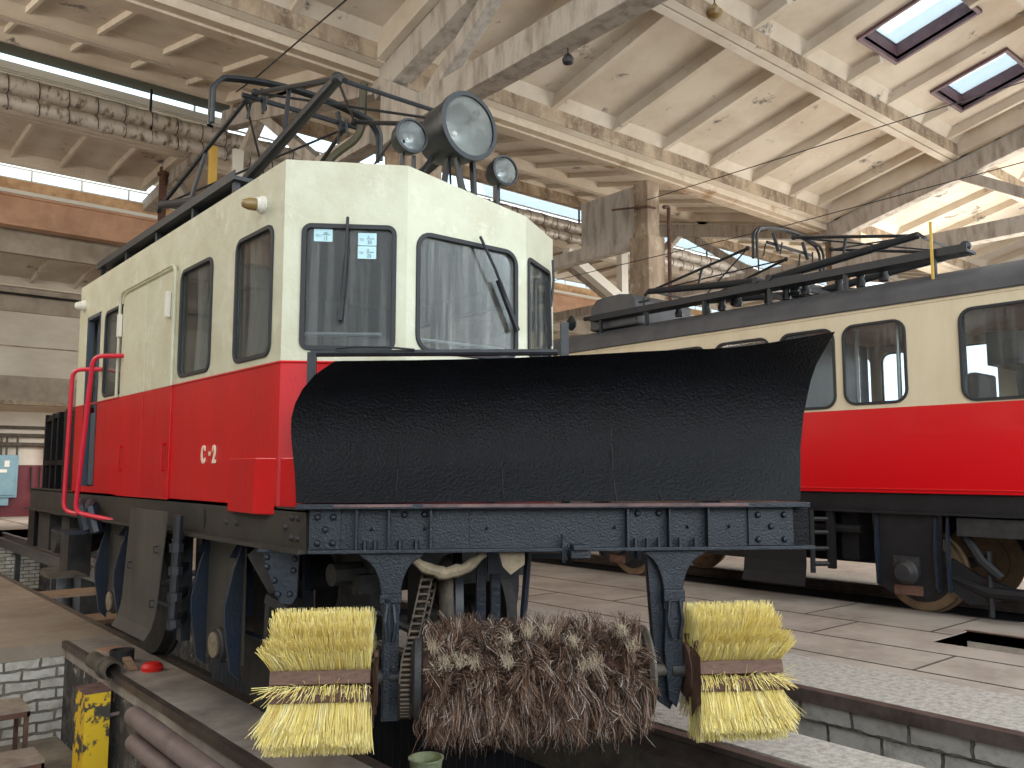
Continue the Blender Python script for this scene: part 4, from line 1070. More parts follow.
def pantograph(root, cx, cy, zb, hw, ky, kz, ay, az, bow_z, bow_hw, roofz, thick=.048):
    base = MB()
    for dy in (-.28, .28):
        base.box(cx - hw - .15, cx + hw + .15, cy + dy - .03, cy + dy + .03, zb - .12, zb - .06)
    for sx in (-1, 1): base.box(cx + sx * (hw + .05) - .03, cx + sx * (hw + .05) + .03, cy - .55, cy + .55, zb - .06, zb - .02)
    base.tube([(cx - hw - .1, cy - .1, zb), (cx + hw + .1, cy - .1, zb)], .045, 10); base.tube([(cx - hw - .1, cy + .1, zb), (cx + hw + .1, cy + .1, zb)], .045, 10)
    pb = base.build('pantograph', 'panto', root)
    for sx in (-1, 1):
        for dy in (-.45, .45): MB().lathe([(0, .05), (.03, .07), (.06, .045), (.09, .07), (.12, .045), (max(.14, zb - .08 - roofz), .04)], (cx + sx * (hw + .05), cy + dy, roofz), (0, 0, 1), 12).build('insulator', 'panto', pb)
    for sy in (-1, 1):
        upm = MB()
        for sx in (-1, 1):
            k = (cx + sx * hw, cy + sy * ky, kz)
            MB().tube([(cx + sx * hw, cy + sy * .1, zb), k], [thick, thick * .8], 10).build('lower_arm', 'panto', pb)
            a = (cx + sx * hw * .78, cy + sy * ay, az)
            upm.tube([k, a], .02, 8)
            MB().ball(k, .045, 10, 8).bar(V3(k) + V3((0, 0, .03)), V3(k) + V3((-.0, sy * .1, -.05)), .04, .03).build('knee_joint', 'panto', pb)
            MB().ball(a, .035, 8, 6).build('head_joint', 'panto', pb)
        upm.tube([(cx - hw, cy + sy * ky, kz), (cx + hw, cy + sy * ky, kz)], .016, 8)
        upm.tube([(cx - hw, cy + sy * ky, kz), (cx + hw * .78, cy + sy * ay, az)], .011, 6); upm.tube([(cx + hw, cy + sy * ky, kz), (cx - hw * .78, cy + sy * ay, az)], .011, 6)
        upm.tube([(cx - hw, cy + sy * ky * .55, kz - (kz - zb) * .45), (cx - hw * .86, cy + sy * (ay + (ky - ay) * .45), kz + (az - kz) * .55)], .018, 8)
        upm.build('upper_arm', 'panto', pb)
    hd = MB()
    hd.tube([(cx - hw * .9, cy, az), (cx + hw * .9, cy, az)], .022, 8)
    for sx in (-1, 1):
        hd.bar((cx + sx * hw * .6, cy - .05, az - .1), (cx + sx * hw * .6, cy + .02, bow_z), .03, .04)
        hd.tube([(cx + sx * hw * .62, cy - .12, az), (cx + sx * hw * .66, cy - .1, az - .16)], .012, 6)
        hd.tube([(cx + sx * hw * .7, cy + .1, az + .02), (cx + sx * hw * .72, cy + .13, az - .14)], .012, 6)
    hd.build('head_frame', 'panto', pb)
    # collector bow: curved shoe with drooping horns
    pts = []
    for k in range(13):
        t = -1 + 2 * k / 12; pts.append((cx + bow_hw * .86 * t, cy, bow_z + .08 * (1 - t * t)))
    L = [(cx - bow_hw, cy, bow_z - .42), (cx - bow_hw * .995, cy, bow_z - .1)]
    R = [(cx + bow_hw * .995, cy, bow_z - .1), (cx + bow_hw, cy, bow_z - .36)]
    bow = MB()
    for dy in (-.03, .03): bow.tube([(x, y + dy, z) for x, y, z in fillet(L[:1] + [L[1], (cx - bow_hw * .9, cy, bow_z - .015)], .2) + pts + fillet([(cx + bow_hw * .9, cy, bow_z - .015), R[0], R[1]], .2)], .019, 8)
    for p in pts[::2]: bow.bar((p[0], p[1] - .03, p[2]), (p[0], p[1] + .03, p[2]), .05, .012)
    bow.build('collector_bow', 'panto', pb)
    return pb
pantograph(LOCO, 3.2, 6.67, 3.74, .6, 1.77, 4.09, .1, 4.62, 4.72, .79, 3.22)

def headlamp(c, r, depth, face, foot, br=.02, name='headlamp'):
    c = V3(c); a = V3(face).normalized()
    sh = MB().lathe([(-depth, r * .45), (-depth * .92, r * .7), (-depth * .55, r * .93), (-.02, r * .98), (-.015, r * 1.04), (.015, r * 1.04), (.018, r * .9)], c, a, 36, caps=False)
    sh.lathe([(-depth, r * .45), (-depth - .002, .001)], c, a, 36, caps=False)
    s_ = sh.build(name, 'lampshell', LOCO)
    MB().lathe([(-depth * .7, .01), (-depth * .6, r * .4), (-depth * .3, r * .75), (.0, r * .92)], c, a, 32, caps=False).build('reflector', 'cloudy' if r > .15 else 'chrome', s_)
    MB().ball(c - a * depth * .4, r * .09, 10, 8).build('bulb', 'white', s_)
    MB().lathe([(.004, r * .93), (.016, r * .8), (.026, r * .5), (.03, .001)], c, a, 32, caps=False).build('lens', 'lens', s_)
    m = MB()
    for p, q in foot: m.bar(p, q, br * 2, br)
    m.build('lamp_bracket', 'lampshell', s_, smooth=False)
headlamp((3.0, 3.98, 3.575), .205, .36, (.02, -1, .02), [((2.94, 4.1, 3.45), (2.9, 4.1, 3.17)), ((3.12, 4.1, 3.45), (3.14, 4.1, 3.14)), ((2.94, 4.1, 3.44), (3.12, 4.1, 3.44)), ((2.92, 4.2, 3.46), (2.8, 4.35, 3.2)), ((2.95, 4.05, 3.44), (2.97, 4.0, 3.16))])
headlamp((2.64, 4.06, 3.445), .1, .13, (-.1, -1, .02), [((2.62, 4.12, 3.36), (2.62, 4.12, 3.18)), ((2.7, 4.12, 3.36), (2.72, 4.15, 3.18))], .014)
headlamp((3.35, 4.06, 3.4), .095, .13, (-.05, -1, .02), [((3.33, 4.12, 3.32), (3.33, 4.12, 3.05))], .02)
m = MB().tube([(2.72, 4.12, 3.4), (2.66, 4.3, 3.5), (2.7, 4.6, 3.42), (3.0, 5.0, 3.25)], .008, 6).tube([(3.3, 4.14, 3.22), (3.22, 4.2, 3.2), (3.1, 4.15, 3.25), (3.06, 4.16, 3.4)], .008, 6).tube([(3.02, 4.2, 3.4), (3.05, 4.22, 3.2), (2.98, 4.3, 3.22), (3.0, 4.1, 3.2)], .008, 6)
m.build('lamp_cable', 'rubber', LOCO)

# ================================================================== THE RIGHT TRAM
TC, TX = 10.2, 8.95
TRAM = thing('tram', 'long red and cream tram with a grey roof, standing behind the black plow blade', 'tram', (TC, 5.5, 0))
TY0, TY1 = 1.2, 10.6
TW = [(2.83, 3.60, 2.19, 3.12, .13), (4.155, 4.855, 2.22, 3.105, .13), (4.965, 5.66, 2.2, 3.105, .13), (5.8, 6.6, 2.2, 3.1, .13), (6.75, 7.5, 2.2, 3.1, .13), (7.9, 8.6, 2.2, 3.1, .13), (1.5, 2.5, 2.19, 3.12, .13)]
uu = lambda y: TY1 - y
cm, lm = MB(), MB()
for s in (1, -1):
    x = TC - s * 1.25
    o = V3((x, TY1, 0)); nv = V3((-s, 0, 0))
    holes = [rrect(uu(b), uu(a), z0, z1, r)[::-1] for a, b, z0, z1, r in TW]
    cm.panel([(0, 2.165), (TY1 - TY0, 2.165), (TY1 - TY0, 3.3), (0, 3.3)], holes, o - nv * .02, (0, -1, 0), up, .04)
    lm.panel([(0, 1.26), (TY1 - TY0, 1.26), (TY1 - TY0, 2.165), (0, 2.165)], [], o - nv * .02, (0, -1, 0), up, .04)
for y in (TY0, TY1):
    cm.panel([(0, 2.165), (2.5, 2.165), (2.5, 3.3), (0, 3.3)], [rrect(.3, 2.2, 2.25, 3.1, .15)[::-1]], (TX, y, 0), (1, 0, 0), up, .04)
    lm.panel([(0, 1.26), (2.5, 1.26), (2.5, 2.165), (0, 2.165)], [], (TX, y, 0), (1, 0, 0), up, .04)
cm.build('upper_body', 'tram_cream', TRAM, smooth=False)
lm.build('lower_body', 'tram_red', TRAM, smooth=False)
m = MB().tube([(TX - .003, TY1, 1.30), (TX - .003, TY0, 1.30)], .01, 6); m.build('skirt_bead', 'tram_red', TRAM)
m = MB().tube([(TX - .003, TY1, 3.24), (TX - .003, TY0, 3.24)], .006, 6); m.build('cant_bead', 'tram_cream', TRAM)
prof = [(TC + 1.28 * math.cos(a), 3.28 + .42 * math.sin(a) ** .8) for a in [math.pi * k / 24 for k in range(25)]]
prof = [(TC + 1.27, 3.27)] + prof + [(TC - 1.27, 3.27)]
rf = MB().prism([(x, TY0 - .05, z) for x, z in prof], (0, TY1 - TY0 + .1, 0)); rf.build('roof', 'tramroof', TRAM)
for s in (1, -1):
    x = TC - s * 1.25; o = V3((x, TY1, 0)); nv = V3((-s, 0, 0))
    for a, b, z0, z1, r in TW:
        ring = MB().panel(rrect(uu(b) - .01, uu(a) + .01, z0 - .01, z1 + .01, r + .01), [rrect(uu(b) + .02, uu(a) - .02, z0 + .02, z1 - .02, r - .02)[::-1]], o + nv * .003, (0, -1, 0), up, .03)
        f = ring.build('window', 'rubber', TRAM, bevel=.005)
        MB().panel(rrect(uu(b), uu(a), z0, z1, r), [], o - nv * .02, (0, -1, 0), up, .006).build('pane', 'glass2', f, smooth=False)
# interior
MB().box(TX + .06, TC + 1.19, TY0 + .05, TY1 - .05, 1.26, 1.36).build('cab_floor', 'indark', TRAM, smooth=False)
MB().box(TX + .06, TC + 1.19, TY0 + .05, TY1 - .05, 3.2, 3.26).build('inner_ceiling', 'crane', TRAM, smooth=False)
m = MB().box(TX + .1, TC + 1.1, 5.78, 5.82, 1.36, 3.2).box(TX + .1, TX + .9, 3.9, 3.94, 1.36, 3.2)
m.build('partition', 'bluegrey', TRAM, smooth=False)
MB().tube([(9.3, 4.4, 1.36), (9.3, 4.4, 3.2)], .025, 8).tube([(9.9, 5.2, 1.36), (9.9, 5.2, 3.2)], .025, 8).build('grab_pole', 'chrome', TRAM)
m = MB().box(9.2, 9.7, 3.2, 3.6, 1.75, 1.85).box(9.2, 9.7, 3.55, 3.66, 1.85, 2.5); m.build('driver_seat', 'seat', TRAM, smooth=False, bevel=.03)
m = MB().box(9.1, 11.0, 2.3, 2.7, 1.36, 2.25).box(9.3, 11.0, 2.55, 2.75, 2.2, 2.32); m.build('driving_desk', 'inside', TRAM, smooth=False)
m = MB().tube([(9.45 + .2 * math.cos(a), 2.9 + .06 * math.sin(a), 2.3 + .19 * math.sin(a)) for a in [2 * math.pi * k / 24 for k in range(24)]], .013, 8, closed=True)
m.bar((9.26, 2.9, 2.3), (9.64, 2.9, 2.3), .02, .02).bar((9.45, 2.9, 2.3), (9.45, 2.85, 2.0), .04, .04); m.build('hand_wheel', 'cabinet', TRAM)
m = MB().bar((10.3, 3.4, 1.36), (10.2, 3.5, 2.95), .12, .12).box(9.6, 10.6, 3.3, 3.6, 2.6, 2.95); m.build('electric_cabinet', 'inside', TRAM, smooth=False)
# underframe
m = MB()
for s in (1, -1):
    x = TC - s * 1.2
    m.box(min(x, x + s * .02), max(x, x + s * .02), TY0, TY1, 1.05, 1.27); m.box(x - .05, x + .05, TY0, TY1, 1.04, 1.06)
m.box(TX + .2, TC + 1.05, TY0, TY1, 1.06, 1.24)
m.build('sole_bar', 'soot', TRAM, smooth=False)
def tram_wheel(x, y, s):
    w = MB().lathe([(0, .22), (0, .36), (.01, .42), (.09, .425), (.1, .45), (.13, .45), (.135, .3), (.1, .28), (.1, .05)], (x, y, .425), (s, 0, 0), 40).build('wheel', 'tan_rust', TRAM)
    MB().lathe([(-.004, .02), (-.004, .33), (.03, .34)], (x, y, .425), (s, 0, 0), 32, caps=False).build('wheel_disc', 'under', w)
for y in (4.27, 8.4):
    tram_wheel(9.33, y, 1); tram_wheel(11.07, y, -1)
    MB().cyl((9.35, y, .425), (11.05, y, .425), .06, 14).build('axle', 'under', TRAM)
    x = 9.02
    pd = MB().prism([(x, y - .37, 1.06), (x, y + .37, 1.06), (x, y + .33, .28), (x, y + .16, .2), (x, y - .16, .2), (x, y - .33, .28)], (.03, 0, 0)).build('axle_guard', 'soot', TRAM, smooth=False)
    for yy_ in (y - .31, y + .31, y - .43):
        MB().prism([(x, yy_ - .012, 1.06), (x - .02, yy_ - .012, 1.0), (x - .07, yy_ - .012, .7), (x - .05, yy_ - .012, .3), (x, yy_ - .012, .26)], (0, .024, 0)).build('guard_flange', 'navy', pd, smooth=False)
    MB().lathe([(0, .13), (.06, .13), (.08, .11), (.12, .1), (.14, .08)], (x, y, .44), (-1, 0, 0), 20).box(x - .05, x, y - .13, y + .13, .5, .6).build('axle_box', 'under', pd)
    MB().box(x - .012, x, y - .15, y + .15, .2, .3).build('keep_plate', 'rust', pd, smooth=False)
m = MB().box(9.0, 9.1, 2.2, 3.75, .84, 1.02)
m.build('battery_beam', 'under', TRAM, smooth=False)
MB().tube([(9.1, 3.72, .85), (9.05, 3.55, .6), (9.1, 3.4, .45)], .05, 8).build('sand_pipe', 'soot', TRAM)
MB().tube([(9.15, 3.85, .4), (9.1, 3.5, .3), (9.1, 2.8, .3)], .06, 8).build('brake_beam', 'soot', TRAM)
MB().prism([(9.1, 3.86, .6), (9.1, 3.6, .45), (9.1, 3.3, .35), (9.1, 3.3, .25), (9.1, 3.7, .15), (9.1, 3.9, .3)], (.05, 0, 0)).build('brake_lever', 'soot', TRAM, smooth=False)
MB().cyl((9.1, 3.5, .06), (9.1, 3.5, .7), .03, 8).build('brake_rod', 'soot', TRAM)
MB().box(9.2, 11, 4.9, 5.1, .5, 1.05).build('cross_beam', 'soot', TRAM, smooth=False)
MB().tube([(9.1, 4.8, .85), (9.1, 6.0, .85)], .05, 8).build('air_pipe', 'soot', TRAM)
MB().box(9.3, 11.1, 6.4, 7.6, .4, 1.05).build('equipment_box', 'soot', TRAM, smooth=False)
MB().lathe([(0, .15), (.5, .2), (1.0, .15)], (9.6, 2.6, .7), (1, 0, 0), 16).build('air_tank', 'soot', TRAM)
MB().box(11.3, 11.34, 1.5, 10.4, .24, 1.06).build('far_light_blocker', 'soot', TRAM, smooth=False)  # plate added to block light from behind the underframe
m = MB(); V = []
for off in (0, .01):
    for (dx, z) in ((0, 1.05), (0, .45), (-.02, .32), (-.06, .2)):
        for y in (6.15, 5.33): V.append((8.82 + dx + off, y, z))
F = []
for i in range(3):
    a = 2 * i; F += [(a, a + 1, a + 3, a + 2), (8 + a, 8 + a + 2, 8 + a + 3, 8 + a + 1), (a, a + 2, 8 + a + 2, 8 + a), (a + 1, 8 + a + 1, 8 + a + 3, a + 3)]
F += [(0, 8, 9, 1), (6, 7, 15, 14)]
wing = m.add(V, F).build('side_wing', 'soot', TRAM, smooth=False)
m = MB().tube([(8.86, 5.27, .35), (8.86, 5.27, 1.05)], .03, 8)
for z in (.95, .8, .62, .45): m.tube([(8.86, 5.28, z), (9.0, 5.15, z)], .028, 8)
m.box(8.98, 9.04, 5.08, 5.16, .4, 1.05); m.build('hinge_post', 'soot', TRAM)
# roof gear
m = MB().box(9.1, 9.34, 3.55, 9.0, 3.745, 3.775).box(9.1, 9.115, 3.55, 9.0, 3.775, 3.83)
for y in (3.9, 4.9, 5.9, 6.9, 7.9, 8.8): m.box(9.12, 9.17, y - .02, y + .02, 3.45, 3.75)
m.build('roof_tray', 'panto', TRAM, smooth=False)
MB().tube([(9.2, 3.6, 3.82), (9.2, 9.2, 3.82)], .035, 8).ball((9.2, 3.6, 3.82), .06).build('roof_conduit', 'panto', TRAM)
MB().box(9.05, 9.07, 3.87, 3.895, 3.5, 4.12).build('hook_pole', 'yellowpole', TRAM, smooth=False)
m = MB().prism([(9.25, 8.2, 3.62), (9.25, 8.2, 4.0), (9.25, 8.3, 4.08), (9.25, 8.55, 4.12), (9.25, 9.0, 4.1), (9.25, 9.12, 3.98), (9.25, 9.15, 3.62)], (1.3, 0, 0))
m.build('resistor_box', 'tramroof', TRAM, smooth=False, bevel=.03)
m = MB().lathe([(0, .02), (.05, .07), (.12, .09), (.2, .05), (.24, .02)], (9.3, 9.6, 3.7), (0, 0, 1), 14).tube([(9.15, 7.95, 3.7), (9.15, 7.95, 3.95)], .02, 6).bar((9.15, 7.85, 3.9), (9.15, 8.05, 3.9), .03, .03)
m.build('roof_fitting', 'panto', TRAM)
for k in range(10): MB().lathe([(0, .05), (.05, .06), (.1, .04), (.14, .05), (.18, .03)], (9.45 + .1 * (k % 3), 4.6 + k * .33, 3.66), (0, 0, 1), 10).build('roof_insulator', 'panto', TRAM)
MB().tube([(9.4, 4.2, 3.86), (9.4, 7.8, 3.86)], .02, 6).build('roof_cable', 'panto', TRAM)
MB().tube([(9.65, 4.2, 3.9), (9.65, 7.6, 3.88)], .015, 6).build('roof_cable', 'panto', TRAM)
pantograph(TRAM, 10.2, 6.25, 3.98, .6, 1.98, 4.15, .35, 4.5, 4.66, .82, 3.7, thick=.055)

# ================================================================== THINGS OF THE SHOP
# contact wires
def wire(name, pts, r, label, cat='wire'):
    o = MB().tube(pts, r, 6).build(name, 'wire'); tag(o, label, cat); return recentre(o, pts[0])
wire('contact_wire', [(2.82, 1.0, 4.89), (2.8, 6.67, 4.83), (2.78, 7.1, 4.83)], .007, 'thin overhead contact wire above the plow vehicle, touching its pantograph')
wire('contact_wire', [(10.06, -4, 4.98), (10.06, 6.25, 4.79), (10.06, 25.3, 4.95)], .006, 'thin overhead contact wire touching the pantograph of the grey-roofed tram')
wire('span_wire', [(12.5, -4, 6.75), (12.42, 10.7, 6.75)], .008, 'dark span wire running from the rod bracket on the tan pillar under the ceiling')
m = MB().tube([(12.72, 10.72, 6.66), (12.5, 10.75, 6.66), (12.3, 11.5, 6.72)], .02, 6); 
t = thing('wire_bracket', 'dark rod bracket holding the span wire at the tan pillar', 'bracket', (12.72, 10.65, 6.5))
m.build('rod', 'rust', t); MB().ball((12.44, 10.98, 6.68), .04).build('insulator', 'rust', t)
o = MB().bar((12.4, 10.6, 4.55), (12.9, 10.55, 4.72), .07, .07).build('steel_bracket', 'rust', smooth=False); tag(o, 'short dark steel arm across the lower part of the tan pillar', 'bracket'); recentre(o, (12.6, 10.6, 4.6))
o = MB().tube(fillet([(12.9, 10.66, 6.7), (13.05, 10.66, 6.75), (13.06, 10.66, 0.0)], .1), .04, 8).build('drain_pipe', 'rust'); tag(o, 'thin dark drain pipe bent down beside the tan pillar behind the tram roof', 'pipe'); recentre(o, (13.06, 10.66, 0))
o = MB().tube(fillet([(6.2, 10.85, 7.3), (6.2, 10.9, 6.5), (5.9, 11.3, 6.2), (5.5, 11.5, 5.4), (5.5, 11.5, 0)], .2), .065, 8).build('drain_pipe', 'green'); tag(o, 'bent olive drain pipe under the gutter behind the pantograph of the plow vehicle', 'pipe'); recentre(o, (5.5, 11.5, 0))
# lagged pipes under the ceiling
def lagged(name, z, r, y, label, seed):
    rr_ = random.Random(seed); pts = []; R = []
    x = -6.0
    while x < 32.2:
        pts.append((x, y + rr_.uniform(-.01, .01), z + rr_.uniform(-.012, .012))); R.append(r * rr_.uniform(.93, 1.06)); x += rr_.uniform(.14, .3)
    t = thing(name, label, 'pipe', (3, y, z), 'lagged pipes under the roof')
    MB().tube(pts, R, 14).build('lagging', 'insul', t)
    tie = MB().tube([((r * 1.05) * math.cos(a), (r * 1.05) * math.sin(a), .02 * math.cos(a)) for a in [2 * math.pi * k / 12 for k in range(12)]], .008, 5, closed=True)
    copies(tie, 'wire_tie', 'wire', t, [((-1 + .5 * k, y, z), (1, 0, 0)) for k in range(60)])
    copies(MB().box(-.02, .02, -.02, .02, 0, (9.1 if r > .15 else 8.3) - z - r), 'pipe_hanger', 'wire', t, [((-4 + 3 * k, y, z + r), (0, 0, 1)) for k in range(12)])
lagged('lagged_pipe', 8.47, .162, 17.2, 'upper foil-wrapped pipe running below the long bright roof strip', 5)
lagged('lagged_pipe', 8.10, .132, 17.12, 'lower and thinner foil-wrapped pipe, under the upper one', 6)
# brown girder
t = thing('crane_girder', 'long brown steel girder under the far roof slit', 'girder', (6, 22.1, 7.1))
MB().box(-6, 32, 22.08, 22.12, 7.16, 7.8).build('web', 'crane', t, smooth=False)
MB().box(-6, 32, 21.95, 22.3, 7.1, 7.16).box(-6, 32, 22.0, 22.25, 7.8, 7.84).build('flange', 'crane', t, smooth=False)
o = MB().box(-6, 32, 21.92, 22.14, 7.84, 7.93).build('cable_duct', 'white', smooth=False); tag(o, 'white flaking duct lying on top of the brown girder', 'duct'); recentre(o, (3, 22.3, 7.84))
o = MB().tube([(6.35, 20.6, 6.6), (6.35, 20.6, 8.75)], .09, 10).lathe([(0, .14), (.06, .14)], (6.35, 20.6, 8.55), (0, 0, 1), 12).build('vent_pipe', 'rust'); tag(o, 'short brown vent pipe with a collar below the far ribbed ceiling', 'pipe'); recentre(o, (6.35, 20.6, 6.6))
# hanging lamps
t = thing('pendant_lamp', 'small dark round lamp hanging under the grey roof chord', 'lamp', (6.66, 6.9, 6.24), 'pendant lamps')
MB().lathe([(0, .02), (.02, .06), (.07, .07), (.12, .04), (.14, .02)], (6.66, 6.9, 6.24), (0, 0, 1), 16).build('lamp_shade', 'under', t)
MB().tube([(6.66, 6.9, 6.36), (6.66, 6.9, 6.56)], .008, 6).build('cord', 'wire', t)
t = thing('pendant_lamp', 'small tan round lamp on the ceiling joint between the ribbed slabs', 'lamp', (10.3, 7.45, 8.4), 'pendant lamps')
MB().lathe([(0, .03), (.03, .1), (.1, .12), (.16, .06), (.22, .03)], (10.3, 7.45, 8.36), (0, 0, 1), 16).build('lamp_shade', 'amber', t)
MB().tube([(10.3, 7.45, 8.55), (10.3, 7.45, 8.7)], .012, 6).build('cord', 'wire', t)
# far wall services
for k, (z, r, lab) in enumerate(((2.88, .05, 'upper grey pipe along the white far wall'), (2.62, .06, 'middle grey pipe along the white far wall'), (2.32, .07, 'lowest dark pipe along the far wall above the cabinet'))):
    o = MB().tube([(-5.9, 31.5, z), (30, 31.5, z)], r, 8).build('wall_pipe', 'grime'); tag(o, lab, 'pipe', 'far wall pipes'); recentre(o, (5, 31.5, z))
o = MB().tube([(-5.9, 25.2, 6.1), (30, 25.2, 6.1)], .035, 8).build('wall_pipe', 'wire'); tag(o, 'thin dark pipe high on the far wall below the ceiling', 'pipe'); recentre(o, (5, 25.2, 6.1))
t = thing('wall_cabinet', 'blue-grey metal electric cabinet on the far maroon wall', 'cabinet', (4.9, 31.45, .55))
MB().box(4.2, 5.52, 31.25, 31.66, .62, 1.98).build('housing', 'cabinet', t, smooth=False, bevel=.02)
MB().box(4.28, 5.44, 31.22, 31.25, .7, 1.9).build('door', 'cabinet', t, smooth=False, bevel=.01)
MB().box(4.6, 5.2, 31.205, 31.22, 1.42, 1.52).box(5.12, 5.26, 31.205, 31.22, 1.6, 1.8).build('name_plate', 'white', t, smooth=False)
MB().box(4.3, 5.3, 31.3, 31.66, .38, .62).build('plinth', 'cabinet', t, smooth=False)
m = MB()
for x in (4.9, 5.05, 5.2, 5.5): m.tube([(x, 31.5, 1.95), (x, 31.5, 2.6)], .035, 6)
m.build('cable', 'grime', t)
t = thing('fire_box', 'red fire chest on the floor by the far maroon wall', 'box', (6.5, 31.2, 0))
MB().box(6.15, 7.2, 30.9, 31.5, .0, .3).build('chest', 'firered', t, smooth=False, bevel=.02)
MB().prism([(6.1, 30.85, .32), (6.1, 31.5, .32), (6.1, 31.5, .55)], (1.1, 0, 0)).build('lid', 'firered', t, smooth=False)
o = MB().box(6.3, 6.5, 31.4, 31.65, 1.7, 2.4).build('alarm_box', 'firered', smooth=False); tag(o, 'small red panel on the far wall behind the black railing', 'panel'); recentre(o, (6.4, 31.5, 1.7))
o = MB().tube(fillet([(5.95, 31.6, 1.6), (5.95, 31.55, .8), (6.2, 31.55, .75), (6.2, 31.6, 1.6)], .1), .025, 6).build('wall_conduit', 'wire'); tag(o, 'thin dark bent conduit on the maroon wall beside the blue-grey cabinet', 'pipe'); recentre(o, (6.0, 31.6, .8))
# left work pit: post, pipes, steps, clutter
t = thing('barrier_post', 'square steel post with chipped yellow paint in front of the white brick pit wall', 'post', (1.78, 6.9, -.8))
MB().box(1.70, 1.72, 6.76, 7.04, -.8, -.1).box(1.85, 1.87, 6.79, 7.04, -.8, -.1).box(1.72, 1.85, 7.02, 7.04, -.8, -.1).build('channel', 'yellow', t, smooth=False)
MB().box(1.72, 1.87, 6.76, 6.79, -.8, -.1).build('front_plate', 'yellow', t, smooth=False)
MB().box(1.695, 1.875, 6.755, 7.045, -.1, -.09).build('cap', 'pinkrust', t, smooth=False)
MB().tube([(1.87, 6.8, -.28), (1.95, 6.74, -.26)], .014, 8).build('latch_rod', 'pipe', t)
def pitpipe(p0, p1, r, label):
    if r < .055:
        o = MB().tube([p0, p1], r, 16).build('pit_pipe', 'pipe'); tag(o, label, 'pipe', 'pipes along the pit ledge'); return recentre(o, p1)
    t = thing('pit_pipe', label, 'pipe', p1, 'pipes along the pit ledge')
    MB().tube([p0, p1], r, 16).build('barrel', 'pipe', t)
    return t
tp = pitpipe((1.67, 3.3, -.0), (1.66, 5.5, .03), .0801 * .72, 'thick brown pipe with a capped end along the pit ledge, the upper one')
MB().ball((1.66, 5.5, .03), .0575, 14, 8).build('end_cap', 'pipe', tp)
MB().tube([(1.68, 5.46, 0), (1.72, 5.6, 0), (1.78, 5.63, -.06), (1.8, 5.6, -.16)], .035, 8).build('elbow', 'pipe', tp)
pitpipe((1.65, 3.3, -.13), (1.64, 5.42, -.10), .052, 'brown pipe lying just under the upper capped pipe in the pit')
pitpipe((1.8, 3.3, -.28), (1.79, 5.5, -.26), .045, 'lowest brown pipe against the pit side')
for k, y in enumerate((3.6, 5.2)):
    struct(MB().box(1.6, 1.93, y - .02, y + .02, -.33, -.31).box(1.6, 1.64, y - .02, y + .02, -.33, -.18).build('pipe_hook', 'rust', smooth=False))
t = thing('pipe_stub', 'short grey open-ended pipe stub poking out over the yellow post', 'pipe', (1.88, 7.0, .02))
st = MB(); dirn = V3((.05, -1, -.02)).normalized(); c = V3((1.88, 7.3, .03))
st.lathe([(0, .062), (.3, .062), (.3, .075), (.46, .075), (.46, .055), (.1, .055)], c, dirn, 22, caps=False).lathe([(.0, .001), (0, .062)], c, dirn, 22, caps=False); st.build('barrel', 'grime', t)
st = MB().lathe([(.30, .07), (.30, .082), (.35, .082), (.35, .07)], c, dirn, 22, caps=False); st.build('collar', 'grime', t)
o = MB().lathe([(0, .09), (.1, .09), (.1, .07), (.02, .07)], (2.06, 7.2, 0.001), (0, 0, 1), 20).build('rubber_ring', 'under'); tag(o, 'black round cup beside the grey pipe stub on the ledge', 'cup'); recentre(o, (2.06, 7.2, 0))
o = MB().lathe([(0, .075), (.03, .08), (.055, .06), (.065, .02)], (2.16, 6.78, 0), (0, 0, 1), 20).build('red_cap', 'firered'); tag(o, 'small round red cap lying on the dark ledge', 'cap'); recentre(o, (2.16, 6.78, 0))
o = MB().obox((2.05, 6.95, .03), (.03, 0, 0), (0, .1, .03), (0, -.004, .012)).build('wood_wedge', 'plank', smooth=False); tag(o, 'little wooden wedge between the pipe stub and the red cap', 'wedge'); recentre(o, (2.05, 6.95, 0))
o = MB().obox((2.14, 7.75, .006), (.09, .02, 0), (-.02, .1, 0), (0, 0, .006)).build('floor_tile', 'tile_tan', smooth=False); tag(o, 'loose square tan tile lying on the ledge below the hanging side plate', 'tile'); recentre(o, (2.14, 7.75, 0))
t = thing('step_stool', 'low rusty steel step with two worn treads before the white brick pit wall', 'step', (1.3, 7.4, -.8))
m = MB()
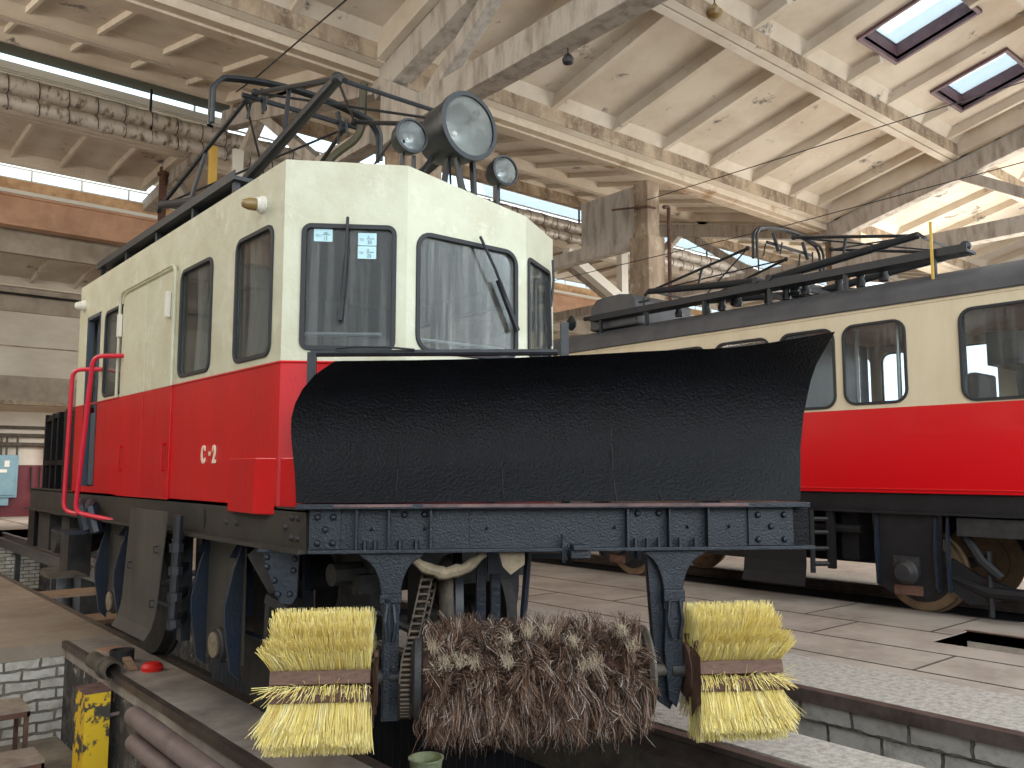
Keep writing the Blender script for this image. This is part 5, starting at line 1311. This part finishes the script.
for (x0, x1, y0, y1, z, nm) in ((1.0, 1.5, 7.5, 7.9, -.33, 'tread'), (1.0, 1.52, 7.05, 7.42, -.60, 'tread')):
    MB().box(x0, x1, y0, y1, z, z + .025).build('tread', 'tread', t, smooth=False)
    for xx in (x0 + .02, x1 - .02):
        for y in (y0 + .02, y1 - .02): MB().box(xx - .015, xx + .015, y - .015, y + .015, -.8, z).build('leg', 'rust', t, smooth=False)
    m.box(x0, x1, y0, y0 + .02, z - .04, z).box(x0, x1, y1 - .02, y1, z - .04, z).box(x1 - .02, x1, y0, y1, z - .04, z)
m.build('frame', 'rust', t, smooth=False)
# bucket under the broom
t = thing('bucket', 'pale green bucket standing in the dark pit below the broom', 'bucket', (3.42, 4.98, -.66))
b = MB().lathe([(0, .07), (.0, .085), (.2, .115), (.205, .122), (.215, .122), (.215, .11), (.19, .108), (.01, .08), (.01, .001)], (3.42, 4.98, -.66), (0, 0, 1), 24, caps=True).build('pail', 'bucket', t)
o = MB().box(3.2, 3.7, 4.8, 5.2, -.72, -.66).box(3.24, 3.28, 4.84, 4.88, -1.5, -.72).box(3.62, 3.66, 4.84, 4.88, -1.5, -.8).box(3.24, 3.28, 5.12, 5.16, -1.5, -.72).box(3.62, 3.66, 5.12, 5.16, -1.5, -.72).build('pit_stand', 'under', smooth=False); tag(o, 'dark stand in the pit carrying the pale green bucket', 'stand'); recentre(o, (3.45, 5, -1.5))
# far pit planks and steps
for k, (y, z, l) in enumerate(((13.2, -.18, 'wooden plank across the far pit, the one farther away'), (10.6, -.16, 'wooden plank across the far pit, the one nearer the side plate'))):
    o = MB().box(2.46, 3.6, y - .25, y + .25, z - .05, z).build('pit_plank', 'plank', smooth=False); tag(o, l, 'plank', 'planks over the pit'); recentre(o, (3.0, y, z - .05))
t = thing('work_stand', 'round-topped grey stand in the far pit behind the planks', 'stand', (3.35, 14.6, -1.5))
MB().lathe([(0, .35), (.05, .36), (.06, .34)], (3.3, 14.6, -.06), (0, 0, 1), 24).build('top', 'grime', t); MB().cyl((3.3, 14.6, -1.5), (3.3, 14.6, -.06), .12, 12).build('pedestal', 'under', t)
o = MB().tube([(4.3, 17.4, .02), (4.7, 19.8, .1)], .16, 12).box(4.2, 4.6, 17.4, 17.8, -1.5, -.1).build('buffer_stop', 'under'); tag(o, 'dark roller buffer at the end of the far pit', 'buffer'); recentre(o, (4.4, 18, -1.5))
